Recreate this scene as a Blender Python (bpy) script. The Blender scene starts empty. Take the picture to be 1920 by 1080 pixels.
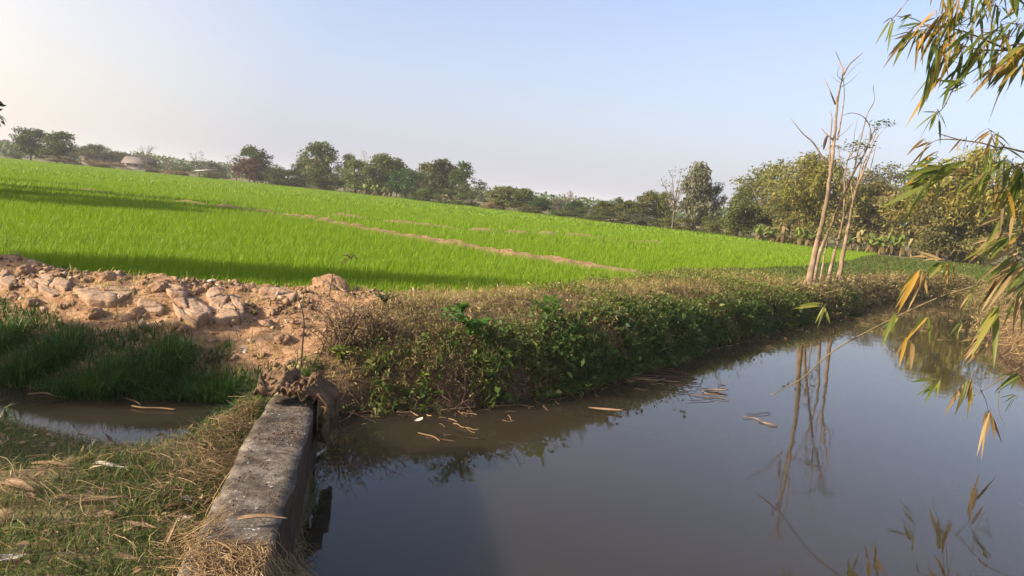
import bpy, math
import numpy as np
from mathutils import Vector, Matrix

RNG = np.random.default_rng(7)
SC = bpy.context.scene
COL = SC.collection

# ------------------------------------------------------------------ camera model
CAM_H, FPX = 2.0, 1400.0
PITCH, ROLL = math.radians(6.8), math.radians(5.4)
CAM = np.array([0.0, 0.0, CAM_H])
FWD = np.array([0, math.cos(PITCH), -math.sin(PITCH)])
_r0 = np.array([1.0, 0, 0]); _u0 = np.array([0, math.sin(PITCH), math.cos(PITCH)])
RGT = math.cos(ROLL) * _r0 + math.sin(ROLL) * _u0
UPV = -math.sin(ROLL) * _r0 + math.cos(ROLL) * _u0

def ray(px, py):
    return FWD + RGT * ((px - 960) / FPX) + UPV * ((540 - py) / FPX)
def on_z(px, py, z):
    d = ray(px, py); return CAM + d * ((z - CAM_H) / d[2])
def at_depth(px, py, D):
    d = ray(px, py); return CAM + d * (D / d[1])
def horizon(px):
    return 374 + (px - 960) * math.tan(ROLL)

# ------------------------------------------------------------------ noise
_G = np.random.default_rng(3).random((256, 256))
def vnoise(x, y):
    xi = np.floor(x).astype(int); yi = np.floor(y).astype(int)
    fx = x - xi; fy = y - yi
    fx = fx * fx * (3 - 2 * fx); fy = fy * fy * (3 - 2 * fy)
    a = _G[xi % 256, yi % 256]; b = _G[(xi + 1) % 256, yi % 256]
    c = _G[xi % 256, (yi + 1) % 256]; d = _G[(xi + 1) % 256, (yi + 1) % 256]
    return (a + (b - a) * fx) * (1 - fy) + (c + (d - c) * fx) * fy
def fbm(x, y, s, o=4, seed=0):
    v = 0; amp = 1; tot = 0; f = 1 / s
    for k in range(o):
        v = v + amp * vnoise(x * f + 17.3 * k + seed * 31.7, y * f + 9.1 * k + seed * 57.3)
        tot += amp; amp *= .5; f *= 2.03
    return v / tot - .5
def sstep(a, b, x):
    t = np.clip((x - a) / (b - a), 0, 1); return t * t * (3 - 2 * t)

# ------------------------------------------------------------------ plan outlines
def P2(lst, z): return np.array([on_z(a, b, z)[:2] for a, b in lst])
POND = np.vstack([P2([(556, 1075), (585, 880), (612, 800), (640, 772), (720, 768), (830, 766), (950, 752), (1040, 735), (1110, 716),
                      (1190, 690), (1260, 668), (1340, 640), (1420, 618), (1500, 604), (1570, 590), (1620, 570), (1680, 560), (1760, 556),
                      (1822, 560), (1850, 585), (1842, 620), (1880, 660), (1950, 705)], 0.0),
                  np.array([[6.7, 7.0], [7.6, 5.5], [7.5, 3.2], [6, 1.6], [0.6, 1.5]])])
DITCH = P2([(-420, 640), (-150, 690), (0, 715), (80, 730), (170, 742), (300, 748), (400, 742), (450, 748), (452, 775), (415, 806), (370, 830),
            (330, 852), (250, 850), (180, 838), (110, 820), (40, 802), (0, 792), (-200, 752), (-430, 695)], 0.0)
FIELD_FRONT = [(-500, 430), (-200, 452), (0, 478), (120, 503), (230, 523), (420, 536), (650, 548), (850, 554), (1000, 549), (1100, 539),
               (1250, 515), (1380, 506), (1500, 500), (1590, 490)]
def EDGE_D(px): return np.interp(px, [-500, 0, 600, 900, 1200, 1500, 1700, 1920, 2400], [165, 140, 115, 89, 70, 56, 53, 50, 50])
def edge_pt(px, k=1.0):
    D = float(EDGE_D(px)) * k
    X = (px - 960) / FPX * D
    return np.array([X, D])
FIELD = np.vstack([P2(FIELD_FRONT, .6), np.array([edge_pt(p) for p in (1640, 1560, 1500, 1350, 1200, 1050, 900, 750, 600, 300, 0, -300, -500)])])
BUND_A = P2([(-60, 334), (0, 340), (120, 352), (250, 367), (400, 385), (560, 407), (690, 431), (830, 456), (920, 472), (1000, 486), (1080, 496), (1190, 512)], .62)
BUND_B = P2([(640, 404), (760, 418), (880, 430), (980, 436), (1080, 441), (1150, 447), (1230, 455)], .62)

def seg_dist(x, y, poly, closed):
    best = np.full(x.shape, 1e9)
    n = len(poly)
    for i in range(n if closed else n - 1):
        a = poly[i]; b = poly[(i + 1) % n]; ab = b - a
        t = np.clip(((x - a[0]) * ab[0] + (y - a[1]) * ab[1]) / (ab @ ab + 1e-12), 0, 1)
        best = np.minimum(best, np.hypot(x - a[0] - t * ab[0], y - a[1] - t * ab[1]))
    return best
def inside(x, y, poly):
    r = np.zeros(x.shape, bool); n = len(poly); j = n - 1
    for i in range(n):
        xi, yi = poly[i]; xj, yj = poly[j]
        c = ((yi > y) != (yj > y)) & (x < (xj - xi) * (y - yi) / (yj - yi + 1e-12) + xi)
        r ^= c; j = i
    return r
def sdist(x, y, poly):
    d = seg_dist(x, y, poly, True)
    return np.where(inside(x, y, poly), -d, d)

def fields(x, y):
    """all the plan masks of the terrain at points x, y"""
    wob = fbm(x, y, .5, 3, 5) * .16 + fbm(x, y, 1.4, 2, 26) * .30 * sstep(6, 7.5, y)
    dP = sdist(x, y, POND) + wob
    dL = sdist(x, y, DITCH) + wob
    dF = sdist(x, y, FIELD) + fbm(x, y, .6, 3, 8) * .25
    far = sstep(4.9, 5.7, y + np.where(x > 3, 6, 0))           # bank side
    left = sstep(-1.15, -1.95, x + (7.0 - y) * .12)                # clay side of the bank
    dA = seg_dist(x, y, BUND_A, False); dB = seg_dist(x, y, BUND_B, False)
    return dP, dL, dF, far, left, dA, dB

def height(x, y, masks=None):
    x = np.asarray(x, float); y = np.asarray(y, float)
    dP, dL, dF, far, left, dA, dB = masks if masks else fields(x, y)
    right = sstep(4.6, 6.0, x) * sstep(13, 9, y)
    Tnear = .42 + fbm(x, y, .9, 3, 1) * .10
    ridge = .17 * sstep(0.0, .5, dF) * sstep(3.0, 1.2, dF)
    Tbank = .57 + ridge + fbm(x, y, .8, 3, 2) * .14
    T = Tnear * (1 - far) + Tbank * far
    T = T * (1 - right) + (.38 + fbm(x, y, .8, 3, 3) * .1) * right
    # rough clay lumps on the left part of the bank
    clay = far * left * sstep(-.1, .5, dF) * sstep(0, .3, dL)
    lumps = np.abs(fbm(x, y, .42, 4, 4)) * .26 + fbm(x, y, .13, 3, 6) * .09
    T = T + clay * (lumps - .02)
    mid = far * (1 - left) * sstep(-.1, .5, dF)
    T = T + mid * fbm(x, y, .25, 3, 9) * .07
    # flat paddy
    infield = sstep(.35, -.25, dF)
    Tf = .56 + fbm(x, y, 3, 2, 11) * .03
    Tf = Tf + .17 * sstep(.40, .1, dA) * (1 + .8 * fbm(x, y, .4, 3, 12)) * sstep(-.34, -.05, fbm(x, y, 2.5, 2, 24) + .10 * sstep(-4, 0, x)) + .155 * sstep(.50, .1, dB) * (1 + .35 * fbm(x, y, .5, 3, 22))
    T = T * (1 - infield) + Tf * infield
    flat = sstep(14, 26, np.hypot(x, y)) * (1 - infield)
    T = T * (1 - flat) + (.58 + fbm(x, y, 6, 3, 13) * .25) * flat
    kk = .20 + .55 * far * left
    kk = np.where(dL < dP, np.where(far > .5, .75, 1.0), kk)
    d = np.minimum(dP, dL)
    wet = T * (1 - np.exp(-np.maximum(d, 0) / kk))
    return np.where(d < 0, np.maximum(-.5, d * .8), wet)

def hz(x, y): return float(height(np.array([x]), np.array([y]))[0])
def hit(px, py, tmax=60, N=500):
    d = ray(px, py); t = np.geomspace(1.5, tmax, N)
    p = CAM + d * t[:, None]
    h = np.maximum(height(p[:, 0], p[:, 1]), 0)
    k = np.argmax(p[:, 2] < h)
    return p[k] if p[k, 2] < h[k] else p[-1]

# ------------------------------------------------------------------ mesh builder
class MB:
    def __init__(s): s.v = []; s.q = []; s.t = []; s.r = []; s.n = 0
    def add(s, v, q=None, t=None, r=None):
        v = np.asarray(v, np.float64).reshape(-1, 3)
        if q is not None and len(q): s.q.append(np.asarray(q, np.int64).reshape(-1, 4) + s.n)
        if t is not None and len(t): s.t.append(np.asarray(t, np.int64).reshape(-1, 3) + s.n)
        s.r.append(np.broadcast_to(np.asarray(.5 if r is None else r, np.float64), (len(v),)))
        s.v.append(v); s.n += len(v)
    def mesh(s, name, mat=None, smooth=False):
        v = np.vstack(s.v) if s.v else np.zeros((0, 3))
        q = np.vstack(s.q) if s.q else np.zeros((0, 4), np.int64)
        t = np.vstack(s.t) if s.t else np.zeros((0, 3), np.int64)
        me = bpy.data.meshes.new(name)
        me.vertices.add(len(v)); me.vertices.foreach_set('co', v.astype(np.float32).ravel())
        loops = np.concatenate([q.ravel(), t.ravel()])
        me.loops.add(len(loops)); me.loops.foreach_set('vertex_index', loops.astype(np.int32))
        st = np.concatenate([np.arange(len(q)) * 4, len(q) * 4 + np.arange(len(t)) * 3])
        me.polygons.add(len(st)); me.polygons.foreach_set('loop_start', st.astype(np.int32))
        me.update(calc_edges=True)
        a = me.attributes.new('rnd', 'FLOAT', 'POINT')
        a.data.foreach_set('value', np.concatenate(s.r).astype(np.float32))
        if smooth: me.polygons.foreach_set('use_smooth', np.ones(len(st), bool))
        if mat: me.materials.append(mat)
        return me
    def build(s, name, mat, parent=None, smooth=False):
        return link(name, s.mesh(name, mat, smooth), parent)

def link(name, data, parent=None):
    o = bpy.data.objects.new(name, data); COL.objects.link(o)
    if parent is not None: o.parent = parent
    return o
def tag(o, label=None, cat=None, group=None, kind=None):
    if label: o['label'] = label
    if cat: o['category'] = cat
    if group: o['group'] = group
    if kind: o['kind'] = kind
    return o
def empty(name, loc, label=None, cat=None, group=None, rz=0):
    o = link(name, None); o.location = loc; o.rotation_euler = (0, 0, rz)
    o.empty_display_size = .1
    return tag(o, label, cat, group)

def nrm(a): return a / (np.linalg.norm(a, axis=-1, keepdims=True) + 1e-12)

def tube(mb, pts, rad, n=5, r=.5, cap=True):
    pts = np.asarray(pts, float); m = len(pts)
    rad = np.broadcast_to(np.asarray(rad, float), (m,))
    tg = nrm(np.gradient(pts, axis=0))
    ref = np.array([0.3, 0.2, 1.0]) if abs(tg[0][2]) < .9 else np.array([1.0, .1, 0])
    vs = []
    a = np.arange(n) * 2 * math.pi / n
    s = nrm(np.cross(tg[0], ref))
    for i in range(m):
        s = nrm(s - tg[i] * (s @ tg[i])); b = np.cross(tg[i], s)
        vs.append(pts[i] + rad[i] * (np.cos(a)[:, None] * s + np.sin(a)[:, None] * b))
    q = [(i * n + k, i * n + (k + 1) % n, (i + 1) * n + (k + 1) % n, (i + 1) * n + k) for i in range(m - 1) for k in range(n)]
    v = np.vstack(vs); t = []
    if cap:
        v = np.vstack([v, pts[-1:]]); c = m * n
        t = [((m - 1) * n + k, (m - 1) * n + (k + 1) % n, c) for k in range(n)]
    mb.add(v, q, t, r)

def smooth_line(pts, k=6):
    pts = np.asarray(pts, float)
    if len(pts) < 3:
        return np.array([pts[0] + (pts[-1] - pts[0]) * t for t in np.linspace(0, 1, k)])
    out = []; P = np.vstack([2 * pts[0] - pts[1], pts, 2 * pts[-1] - pts[-2]])
    for i in range(1, len(P) - 2):
        for t in np.linspace(0, 1, k, endpoint=False):
            a, b, c, d = P[i - 1:i + 3]
            out.append(.5 * ((2 * b) + (c - a) * t + (2 * a - 5 * b + 4 * c - d) * t * t + (3 * b - a - 3 * c + d) * t ** 3))
    out.append(pts[-1]); return np.array(out)

def blades(mb, P, H, W, ang, lean, curve=.5, r=None, rng=RNG):
    """grass blades: P (n,3) bases, H heights, W widths, ang lean heading, lean = horizontal reach / height"""
    n = len(P)
    if n == 0: return
    H = np.broadcast_to(H, (n,)); W = np.broadcast_to(W, (n,)); lean = np.broadcast_to(lean, (n,)); curve = np.broadcast_to(curve, (n,))
    dr = np.stack([np.cos(ang), np.sin(ang), np.zeros(n)], 1)
    fa = ang + math.pi / 2 + rng.normal(0, .6, n)
    sd = np.stack([np.cos(fa), np.sin(fa), np.zeros(n)], 1) * (W / 2)[:, None]
    up = np.array([0, 0, 1.0])
    mid = P + up * (H * .58)[:, None] + dr * (H * lean * .32)[:, None]
    tip = P + up * (H * (1 - curve * .45 * np.minimum(lean, 1.6)))[:, None] + dr * (H * lean)[:, None]
    v = np.stack([P - sd, P + sd, mid - sd * .75, mid + sd * .75, tip], 1).reshape(-1, 3)
    i = np.arange(n)[:, None] * 5
    rr = rng.random(n) if r is None else np.broadcast_to(r, (n,))
    mb.add(v, i + np.array([[0, 1, 3, 2]]), i + np.array([[2, 3, 4]]), np.repeat(rr, 5))

def spikes(mb, P, H, W, ang, lean, r=None, rng=RNG):
    n = len(P)
    dr = np.stack([np.cos(ang), np.sin(ang), np.zeros(n)], 1)
    fa = rng.random(n) * 6.28
    sd = np.stack([np.cos(fa), np.sin(fa), np.zeros(n)], 1) * (np.broadcast_to(W, (n,)) / 2)[:, None]
    tip = P + np.array([0, 0, 1.0]) * np.broadcast_to(H, (n,))[:, None] + dr * (H * lean)[:, None]
    v = np.stack([P - sd, P + sd, tip], 1).reshape(-1, 3)
    rr = rng.random(n) if r is None else r
    mb.add(v, None, np.arange(n)[:, None] * 3 + np.array([[0, 1, 2]]), np.repeat(rr, 3))

def leaves(mb, P, D, L, W, r=None, rng=RNG, fold=.15, droop=.15):
    """simple 4-vert leaves, base at P along D"""
    n = len(P)
    if n == 0: return
    D = nrm(D); S = nrm(np.cross(D, nrm(rng.normal(0, 1, (n, 3)) + np.array([0, 0, 1.2]))))
    N = np.cross(S, D)
    L = np.broadcast_to(L, (n,))[:, None]; W = np.broadcast_to(W, (n,))[:, None]
    mid = P + D * L * .45 + N * L * fold * .3
    tip = P + D * L - np.array([0, 0, 1.0]) * L * droop
    v = np.stack([P, mid + S * W / 2, tip, mid - S * W / 2], 1).reshape(-1, 3)
    i = np.arange(n)[:, None] * 4
    rr = rng.random(n) if r is None else np.broadcast_to(r, (n,))
    mb.add(v, None, np.concatenate([i + np.array([[0, 1, 2]]), i + np.array([[0, 2, 3]])]), np.repeat(rr, 4))

def ribbons(mb, A, B, sag, W, r=None, rng=RNG, lift=None):
    """thin crossed stems from A to B with a bow of sag"""
    n = len(A)
    ts = [0, .33, .67, 1]
    D = nrm(B - A); S = nrm(np.cross(D, rng.normal(0, 1, (n, 3)))) * np.broadcast_to(W, (n,))[:, None] / 2
    bow = nrm(rng.normal(0, 1, (n, 3)) * np.array([1, 1, .4])) * np.broadcast_to(sag, (n,))[:, None]
    S2 = np.cross(D, S)
    vs = []
    for k, t in enumerate(ts):
        c = A + (B - A) * t + bow * (4 * t * (1 - t))
        w = 1 - .5 * t
        vs += [c + S * w, c - S * .5 * w + S2 * .87 * w, c - S * .5 * w - S2 * .87 * w]
    v = np.stack(vs, 1).reshape(-1, 3)
    i = np.arange(n)[:, None] * 12
    q = np.concatenate([i + np.array([[k * 3 + a, k * 3 + (a + 1) % 3, k * 3 + 3 + (a + 1) % 3, k * 3 + 3 + a]]) for k in range(3) for a in range(3)])
    rr = rng.random(n) if r is None else np.broadcast_to(r, (n,))
    mb.add(v, q, None, np.repeat(rr, 12))

# ------------------------------------------------------------------ materials
def new_mat(name):
    m = bpy.data.materials.new(name); m.use_nodes = True
    m.node_tree.nodes.clear(); return m, m.node_tree.nodes, m.node_tree.links
def ramp(ns, stops):
    r = ns.new('ShaderNodeValToRGB'); e = r.color_ramp.elements
    while len(e) > 1: e.remove(e[-1])
    e[0].position = stops[0][0]; e[0].color = (*stops[0][1], 1)
    for p, c in stops[1:]:
        x = e.new(p); x.color = (*c, 1)
    return r
def leaf_mat(name, stops, transl=.35, rough=.55, objvar=.0, patch=None, spec=.25):
    m, ns, ls = new_mat(name)
    at = ns.new('ShaderNodeAttribute'); at.attribute_name = 'rnd'
    rp = ramp(ns, stops); ls.new(at.outputs['Fac'], rp.inputs['Fac'])
    col = rp.outputs['Color']
    if patch:      # broad patches of another growth colour, in world space of the field
        g = ns.new('ShaderNodeNewGeometry')
        nt = ns.new('ShaderNodeTexNoise'); nt.inputs['Scale'].default_value = patch[0]; nt.inputs['Detail'].default_value = 4
        ls.new(g.outputs['Position'], nt.inputs['Vector'])
        mr = ns.new('ShaderNodeMapRange'); mr.inputs['From Min'].default_value = .42; mr.inputs['From Max'].default_value = .62
        ls.new(nt.outputs['Fac'], mr.inputs['Value'])
        mm = ns.new('ShaderNodeMath'); mm.operation = 'MULTIPLY'; mm.inputs[1].default_value = patch[2]
        ls.new(mr.outputs[0], mm.inputs[0])
        mx = ns.new('ShaderNodeMix'); mx.data_type = 'RGBA'; mx.inputs['B'].default_value = (*patch[1], 1)
        ls.new(mm.outputs[0], mx.inputs['Factor']); ls.new(col, mx.inputs['A']); col = mx.outputs['Result']
    if objvar:
        oi = ns.new('ShaderNodeObjectInfo'); hs = ns.new('ShaderNodeHueSaturation')
        mr = ns.new('ShaderNodeMapRange'); mr.inputs['To Min'].default_value = .5 - .05 * objvar; mr.inputs['To Max'].default_value = .5 + .035 * objvar
        mv = ns.new('ShaderNodeMapRange'); mv.inputs['To Min'].default_value = 1 - .35 * objvar; mv.inputs['To Max'].default_value = 1 + .3 * objvar
        ls.new(oi.outputs['Random'], mr.inputs['Value'])
        fr = ns.new('ShaderNodeMath'); fr.operation = 'MULTIPLY'; fr.inputs[1].default_value = 7.31
        f2 = ns.new('ShaderNodeMath'); f2.operation = 'FRACT'
        ls.new(oi.outputs['Random'], fr.inputs[0]); ls.new(fr.outputs[0], f2.inputs[0]); ls.new(f2.outputs[0], mv.inputs['Value'])
        ls.new(mr.outputs[0], hs.inputs['Hue']); ls.new(mv.outputs[0], hs.inputs['Value']); ls.new(col, hs.inputs['Color']); col = hs.outputs['Color']
    p = ns.new('ShaderNodeBsdfPrincipled'); p.inputs['Roughness'].default_value = rough; p.inputs['Specular IOR Level'].default_value = spec
    t = ns.new('ShaderNodeBsdfTranslucent'); mx = ns.new('ShaderNodeMixShader'); mx.inputs[0].default_value = transl
    o = ns.new('ShaderNodeOutputMaterial')
    ls.new(col, p.inputs['Base Color']); ls.new(col, t.inputs['Color'])
    ls.new(p.outputs[0], mx.inputs[1]); ls.new(t.outputs[0], mx.inputs[2]); ls.new(mx.outputs[0], o.inputs['Surface'])
    return m
def rough_mat(name, stops, scale=4, detail=6, rough=.9, bump=.4, bscale=30, stretch=None, bdist=.02, spec=.2):
    m, ns, ls = new_mat(name)
    tc = ns.new('ShaderNodeTexCoord'); vec = tc.outputs['Object']
    if stretch:
        mp = ns.new('ShaderNodeMapping'); mp.inputs['Scale'].default_value = stretch; ls.new(vec, mp.inputs['Vector']); vec = mp.outputs[0]
    nt = ns.new('ShaderNodeTexNoise'); nt.inputs['Scale'].default_value = scale; nt.inputs['Detail'].default_value = detail; nt.inputs['Roughness'].default_value = .65
    ls.new(vec, nt.inputs['Vector'])
    rp = ramp(ns, stops); ls.new(nt.outputs['Fac'], rp.inputs['Fac'])
    n2 = ns.new('ShaderNodeTexNoise'); n2.inputs['Scale'].default_value = bscale; n2.inputs['Detail'].default_value = 5; ls.new(vec, n2.inputs['Vector'])
    b = ns.new('ShaderNodeBump'); b.inputs['Strength'].default_value = bump; b.inputs['Distance'].default_value = bdist; ls.new(n2.outputs['Fac'], b.inputs['Height'])
    p = ns.new('ShaderNodeBsdfPrincipled'); p.inputs['Roughness'].default_value = rough; p.inputs['Specular IOR Level'].default_value = spec
    o = ns.new('ShaderNodeOutputMaterial')
    ls.new(rp.outputs['Color'], p.inputs['Base Color']); ls.new(b.outputs[0], p.inputs['Normal']); ls.new(p.outputs[0], o.inputs['Surface'])
    return m

M = {}
M['rice'] = leaf_mat('rice_leaf', [(0, (.105, .215, .003)), (.6, (.175, .295, .003)), (1, (.25, .355, .007))], .45, .5, patch=(.09, (.20, .28, .02), .35))
M['dark_leaf'] = leaf_mat('dark_tree_leaf', [(0, (.034, .068, .014)), (.6, (.070, .112, .024)), (1, (.125, .15, .04))], .25, .55, 1)
M['olive_leaf'] = leaf_mat('olive_tree_leaf', [(0, (.075, .098, .022)), (.6, (.13, .15, .036)), (1, (.21, .20, .065))], .3, .6, .9)
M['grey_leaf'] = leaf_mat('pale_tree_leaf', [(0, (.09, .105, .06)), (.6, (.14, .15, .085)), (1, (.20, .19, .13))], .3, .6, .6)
M['gold_leaf'] = leaf_mat('golden_bamboo_leaf', [(0, (.13, .15, .026)), (.6, (.235, .23, .04)), (1, (.36, .31, .06))], .35, .55, .6)
M['red_leaf'] = leaf_mat('russet_tree_leaf', [(0, (.09, .05, .035)), (.6, (.14, .075, .05)), (1, (.17, .11, .06))], .25, .6, .5)
M['scrub_leaf'] = leaf_mat('scrub_leaf', [(0, (.10, .105, .032)), (.6, (.17, .16, .052)), (1, (.26, .225, .09))], .3, .6, .5)
M['brown_leaf'] = leaf_mat('dry_brush_leaf', [(0, (.12, .085, .04)), (.5, (.25, .19, .085)), (1, (.42, .34, .17))], .35, .7, .6)
M['banana_leaf'] = leaf_mat('banana_leaf', [(0, (.16, .13, .05)), (.3, (.12, .19, .04)), (1, (.22, .28, .07))], .35, .5, .5)
M['bamboo_green'] = leaf_mat('bamboo_green_leaf', [(0, (.045, .085, .018)), (.45, (.12, .165, .030)), (.8, (.22, .245, .045)), (1, (.30, .28, .06))], .55, .4)
M['bamboo_gold'] = leaf_mat('bamboo_yellow_leaf', [(0, (.09, .105, .02)), (.35, (.20, .17, .03)), (.7, (.38, .24, .035)), (1, (.50, .27, .05))], .5, .45)
M['bamboo_dry'] = leaf_mat('bamboo_dry_leaf', [(0, (.12, .07, .028)), (.5, (.25, .175, .075)), (1, (.40, .30, .15))], .35, .55)
M['dry_grass'] = leaf_mat('dry_bank_grass', [(0, (.13, .16, .025)), (.35, (.27, .25, .055)), (.7, (.42, .34, .12)), (1, (.54, .43, .20))], .45, .65)
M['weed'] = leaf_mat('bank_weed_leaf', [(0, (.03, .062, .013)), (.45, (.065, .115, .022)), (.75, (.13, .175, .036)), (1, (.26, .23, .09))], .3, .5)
M['weed_lit'] = leaf_mat('bank_herb_lit_leaf', [(0, (.06, .10, .016)), (.5, (.14, .185, .032)), (1, (.32, .28, .09))], .3, .55)  # lighter copy of the weed leaf, sunlit look put into the colour
M['ditch_grass'] = leaf_mat('ditch_grass_blade', [(0, (.025, .065, .010)), (.7, (.055, .125, .018)), (.93, (.10, .17, .03)), (1, (.24, .20, .10))], .35, .45)
M['near_grass'] = leaf_mat('near_grass_blade', [(0, (.045, .085, .012)), (.5, (.09, .14, .022)), (.75, (.16, .17, .04)), (1, (.30, .23, .11))], .35, .5)
M['straw'] = leaf_mat('dry_straw', [(0, (.16, .10, .05)), (.5, (.33, .22, .11)), (1, (.52, .39, .22))], .2, .6)
M['twig'] = leaf_mat('dry_twig', [(0, (.045, .025, .02)), (.5, (.10, .06, .045)), (1, (.22, .15, .10))], .0, .8)
M['bright_weed'] = leaf_mat('bright_weed_leaf', [(0, (.05, .13, .015)), (1, (.11, .24, .03))], .4, .45)
M['bark'] = rough_mat('grey_bark', [(.3, (.10, .08, .06)), (.7, (.22, .18, .14))], 6, stretch=(1, 1, .25), bscale=20)
M['pale_bark'] = rough_mat('pale_sapling_bark', [(.25, (.07, .05, .033)), (.45, (.18, .13, .085)), (.6, (.26, .195, .135)), (.75, (.39, .325, .245))], 5, stretch=(2, 2, .6), bscale=40, bdist=.01)
M['bamboo_stalk'] = rough_mat('bamboo_stalk', [(.3, (.085, .07, .035)), (.7, (.20, .155, .08))], 8, bscale=40, bdist=.004, rough=.6)
M['slab'] = rough_mat('dried_clay_slab', [(.25, (.21, .135, .085)), (.5, (.31, .21, .14)), (.75, (.40, .29, .20))], 5, bscale=22, bump=.6, bdist=.03)
M['clod'] = rough_mat('clay_clod', [(.25, (.14, .082, .045)), (.5, (.26, .16, .092)), (.75, (.36, .24, .15))], 6, bscale=25, bump=.8, bdist=.04)
M['stone'] = rough_mat('pale_stone', [(.3, (.5, .46, .40)), (.7, (.7, .66, .60))], 8, bscale=30)
M['sack'] = rough_mat('brown_sackcloth', [(.25, (.045, .027, .015)), (.5, (.115, .072, .04)), (.75, (.22, .15, .09))], 5, bscale=160, bump=.5, bdist=.004, stretch=(1, 1, 1))
M['sheath'] = rough_mat('dry_bamboo_sheath', [(.25, (.13, .08, .042)), (.5, (.25, .165, .092)), (.75, (.38, .27, .165))], 7, stretch=(1, 6, 6), bscale=40, bdist=.004, rough=.6)
M['pale_sheath'] = rough_mat('pale_bamboo_sheath', [(.25, (.42, .36, .28)), (.75, (.62, .56, .46))], 7, stretch=(1, 6, 6), bscale=40, bdist=.004, rough=.6)
M['house_wall'] = rough_mat('house_plaster', [(.3, (.20, .185, .165)), (.7, (.27, .25, .22))], 1.5, bscale=8)
M['house_roof'] = rough_mat('house_roof_tin', [(.3, (.13, .105, .09)), (.7, (.19, .155, .14))], 1.5, bscale=8, rough=.6)
M['tin'] = rough_mat('pale_tin_sheet', [(.3, (.34, .32, .29)), (.7, (.42, .40, .37))], 1.5, bscale=8, rough=.5)
M['dark'] = rough_mat('dark_opening', [(.3, (.03, .03, .03)), (.7, (.06, .055, .05))], 2)

def ground_mat():
    m, ns, ls = new_mat('earth')
    tc = ns.new('ShaderNodeNewGeometry').outputs['Position']
    at = ns.new('ShaderNodeAttribute'); at.attribute_name = 'mask'
    sp = ns.new('ShaderNodeSeparateColor'); ls.new(at.outputs['Color'], sp.inputs[0])
    def noise(s, d=8, r=.65):
        n = ns.new('ShaderNodeTexNoise'); n.inputs['Scale'].default_value = s; n.inputs['Detail'].default_value = d; n.inputs['Roughness'].default_value = r
        ls.new(tc, n.inputs['Vector']); return n.outputs['Fac']
    n1 = noise(2.3); n2 = noise(11); n3 = noise(.35)
    def rp(stops, f):
        r = ramp(ns, stops); ls.new(f, r.inputs['Fac']); return r.outputs['Color']
    def mix(a, b, f):
        x = ns.new('ShaderNodeMix'); x.data_type = 'RGBA'; ls.new(a, x.inputs['A']); ls.new(b, x.inputs['B'])
        ls.new(f, x.inputs['Factor']); return x.outputs['Result']
    soil = rp([(.3, (.11, .085, .042)), (.5, (.20, .155, .08)), (.7, (.30, .235, .13))], n1)
    clay = rp([(.28, (.15, .082, .042)), (.45, (.285, .165, .088)), (.58, (.38, .24, .14)), (.72, (.47, .33, .215))], n2)
    paddy = rp([(.3, (.055, .12, .008)), (.7, (.10, .19, .012))], n3)
    wet = rp([(.3, (.05, .032, .018)), (.7, (.10, .065, .036))], n2)  # wet mud colour, also used for the darker pond face
    far = rp([(.3, (.17, .135, .075)), (.55, (.15, .15, .06)), (.75, (.24, .19, .11))], n3)
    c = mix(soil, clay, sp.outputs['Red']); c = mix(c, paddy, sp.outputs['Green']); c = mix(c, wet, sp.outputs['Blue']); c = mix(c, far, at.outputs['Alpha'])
    ad = ns.new('ShaderNodeMath'); ls.new(noise(28), ad.inputs[0]); ls.new(noise(7), ad.inputs[1])
    b = ns.new('ShaderNodeBump'); b.inputs['Strength'].default_value = .7; b.inputs['Distance'].default_value = .035; ls.new(ad.outputs[0], b.inputs['Height'])
    p = ns.new('ShaderNodeBsdfPrincipled'); p.inputs['Roughness'].default_value = .95; p.inputs['Specular IOR Level'].default_value = .15
    o = ns.new('ShaderNodeOutputMaterial')
    ls.new(c, p.inputs['Base Color']); ls.new(b.outputs[0], p.inputs['Normal']); ls.new(p.outputs[0], o.inputs['Surface'])
    return m
M['earth'] = ground_mat()

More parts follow.
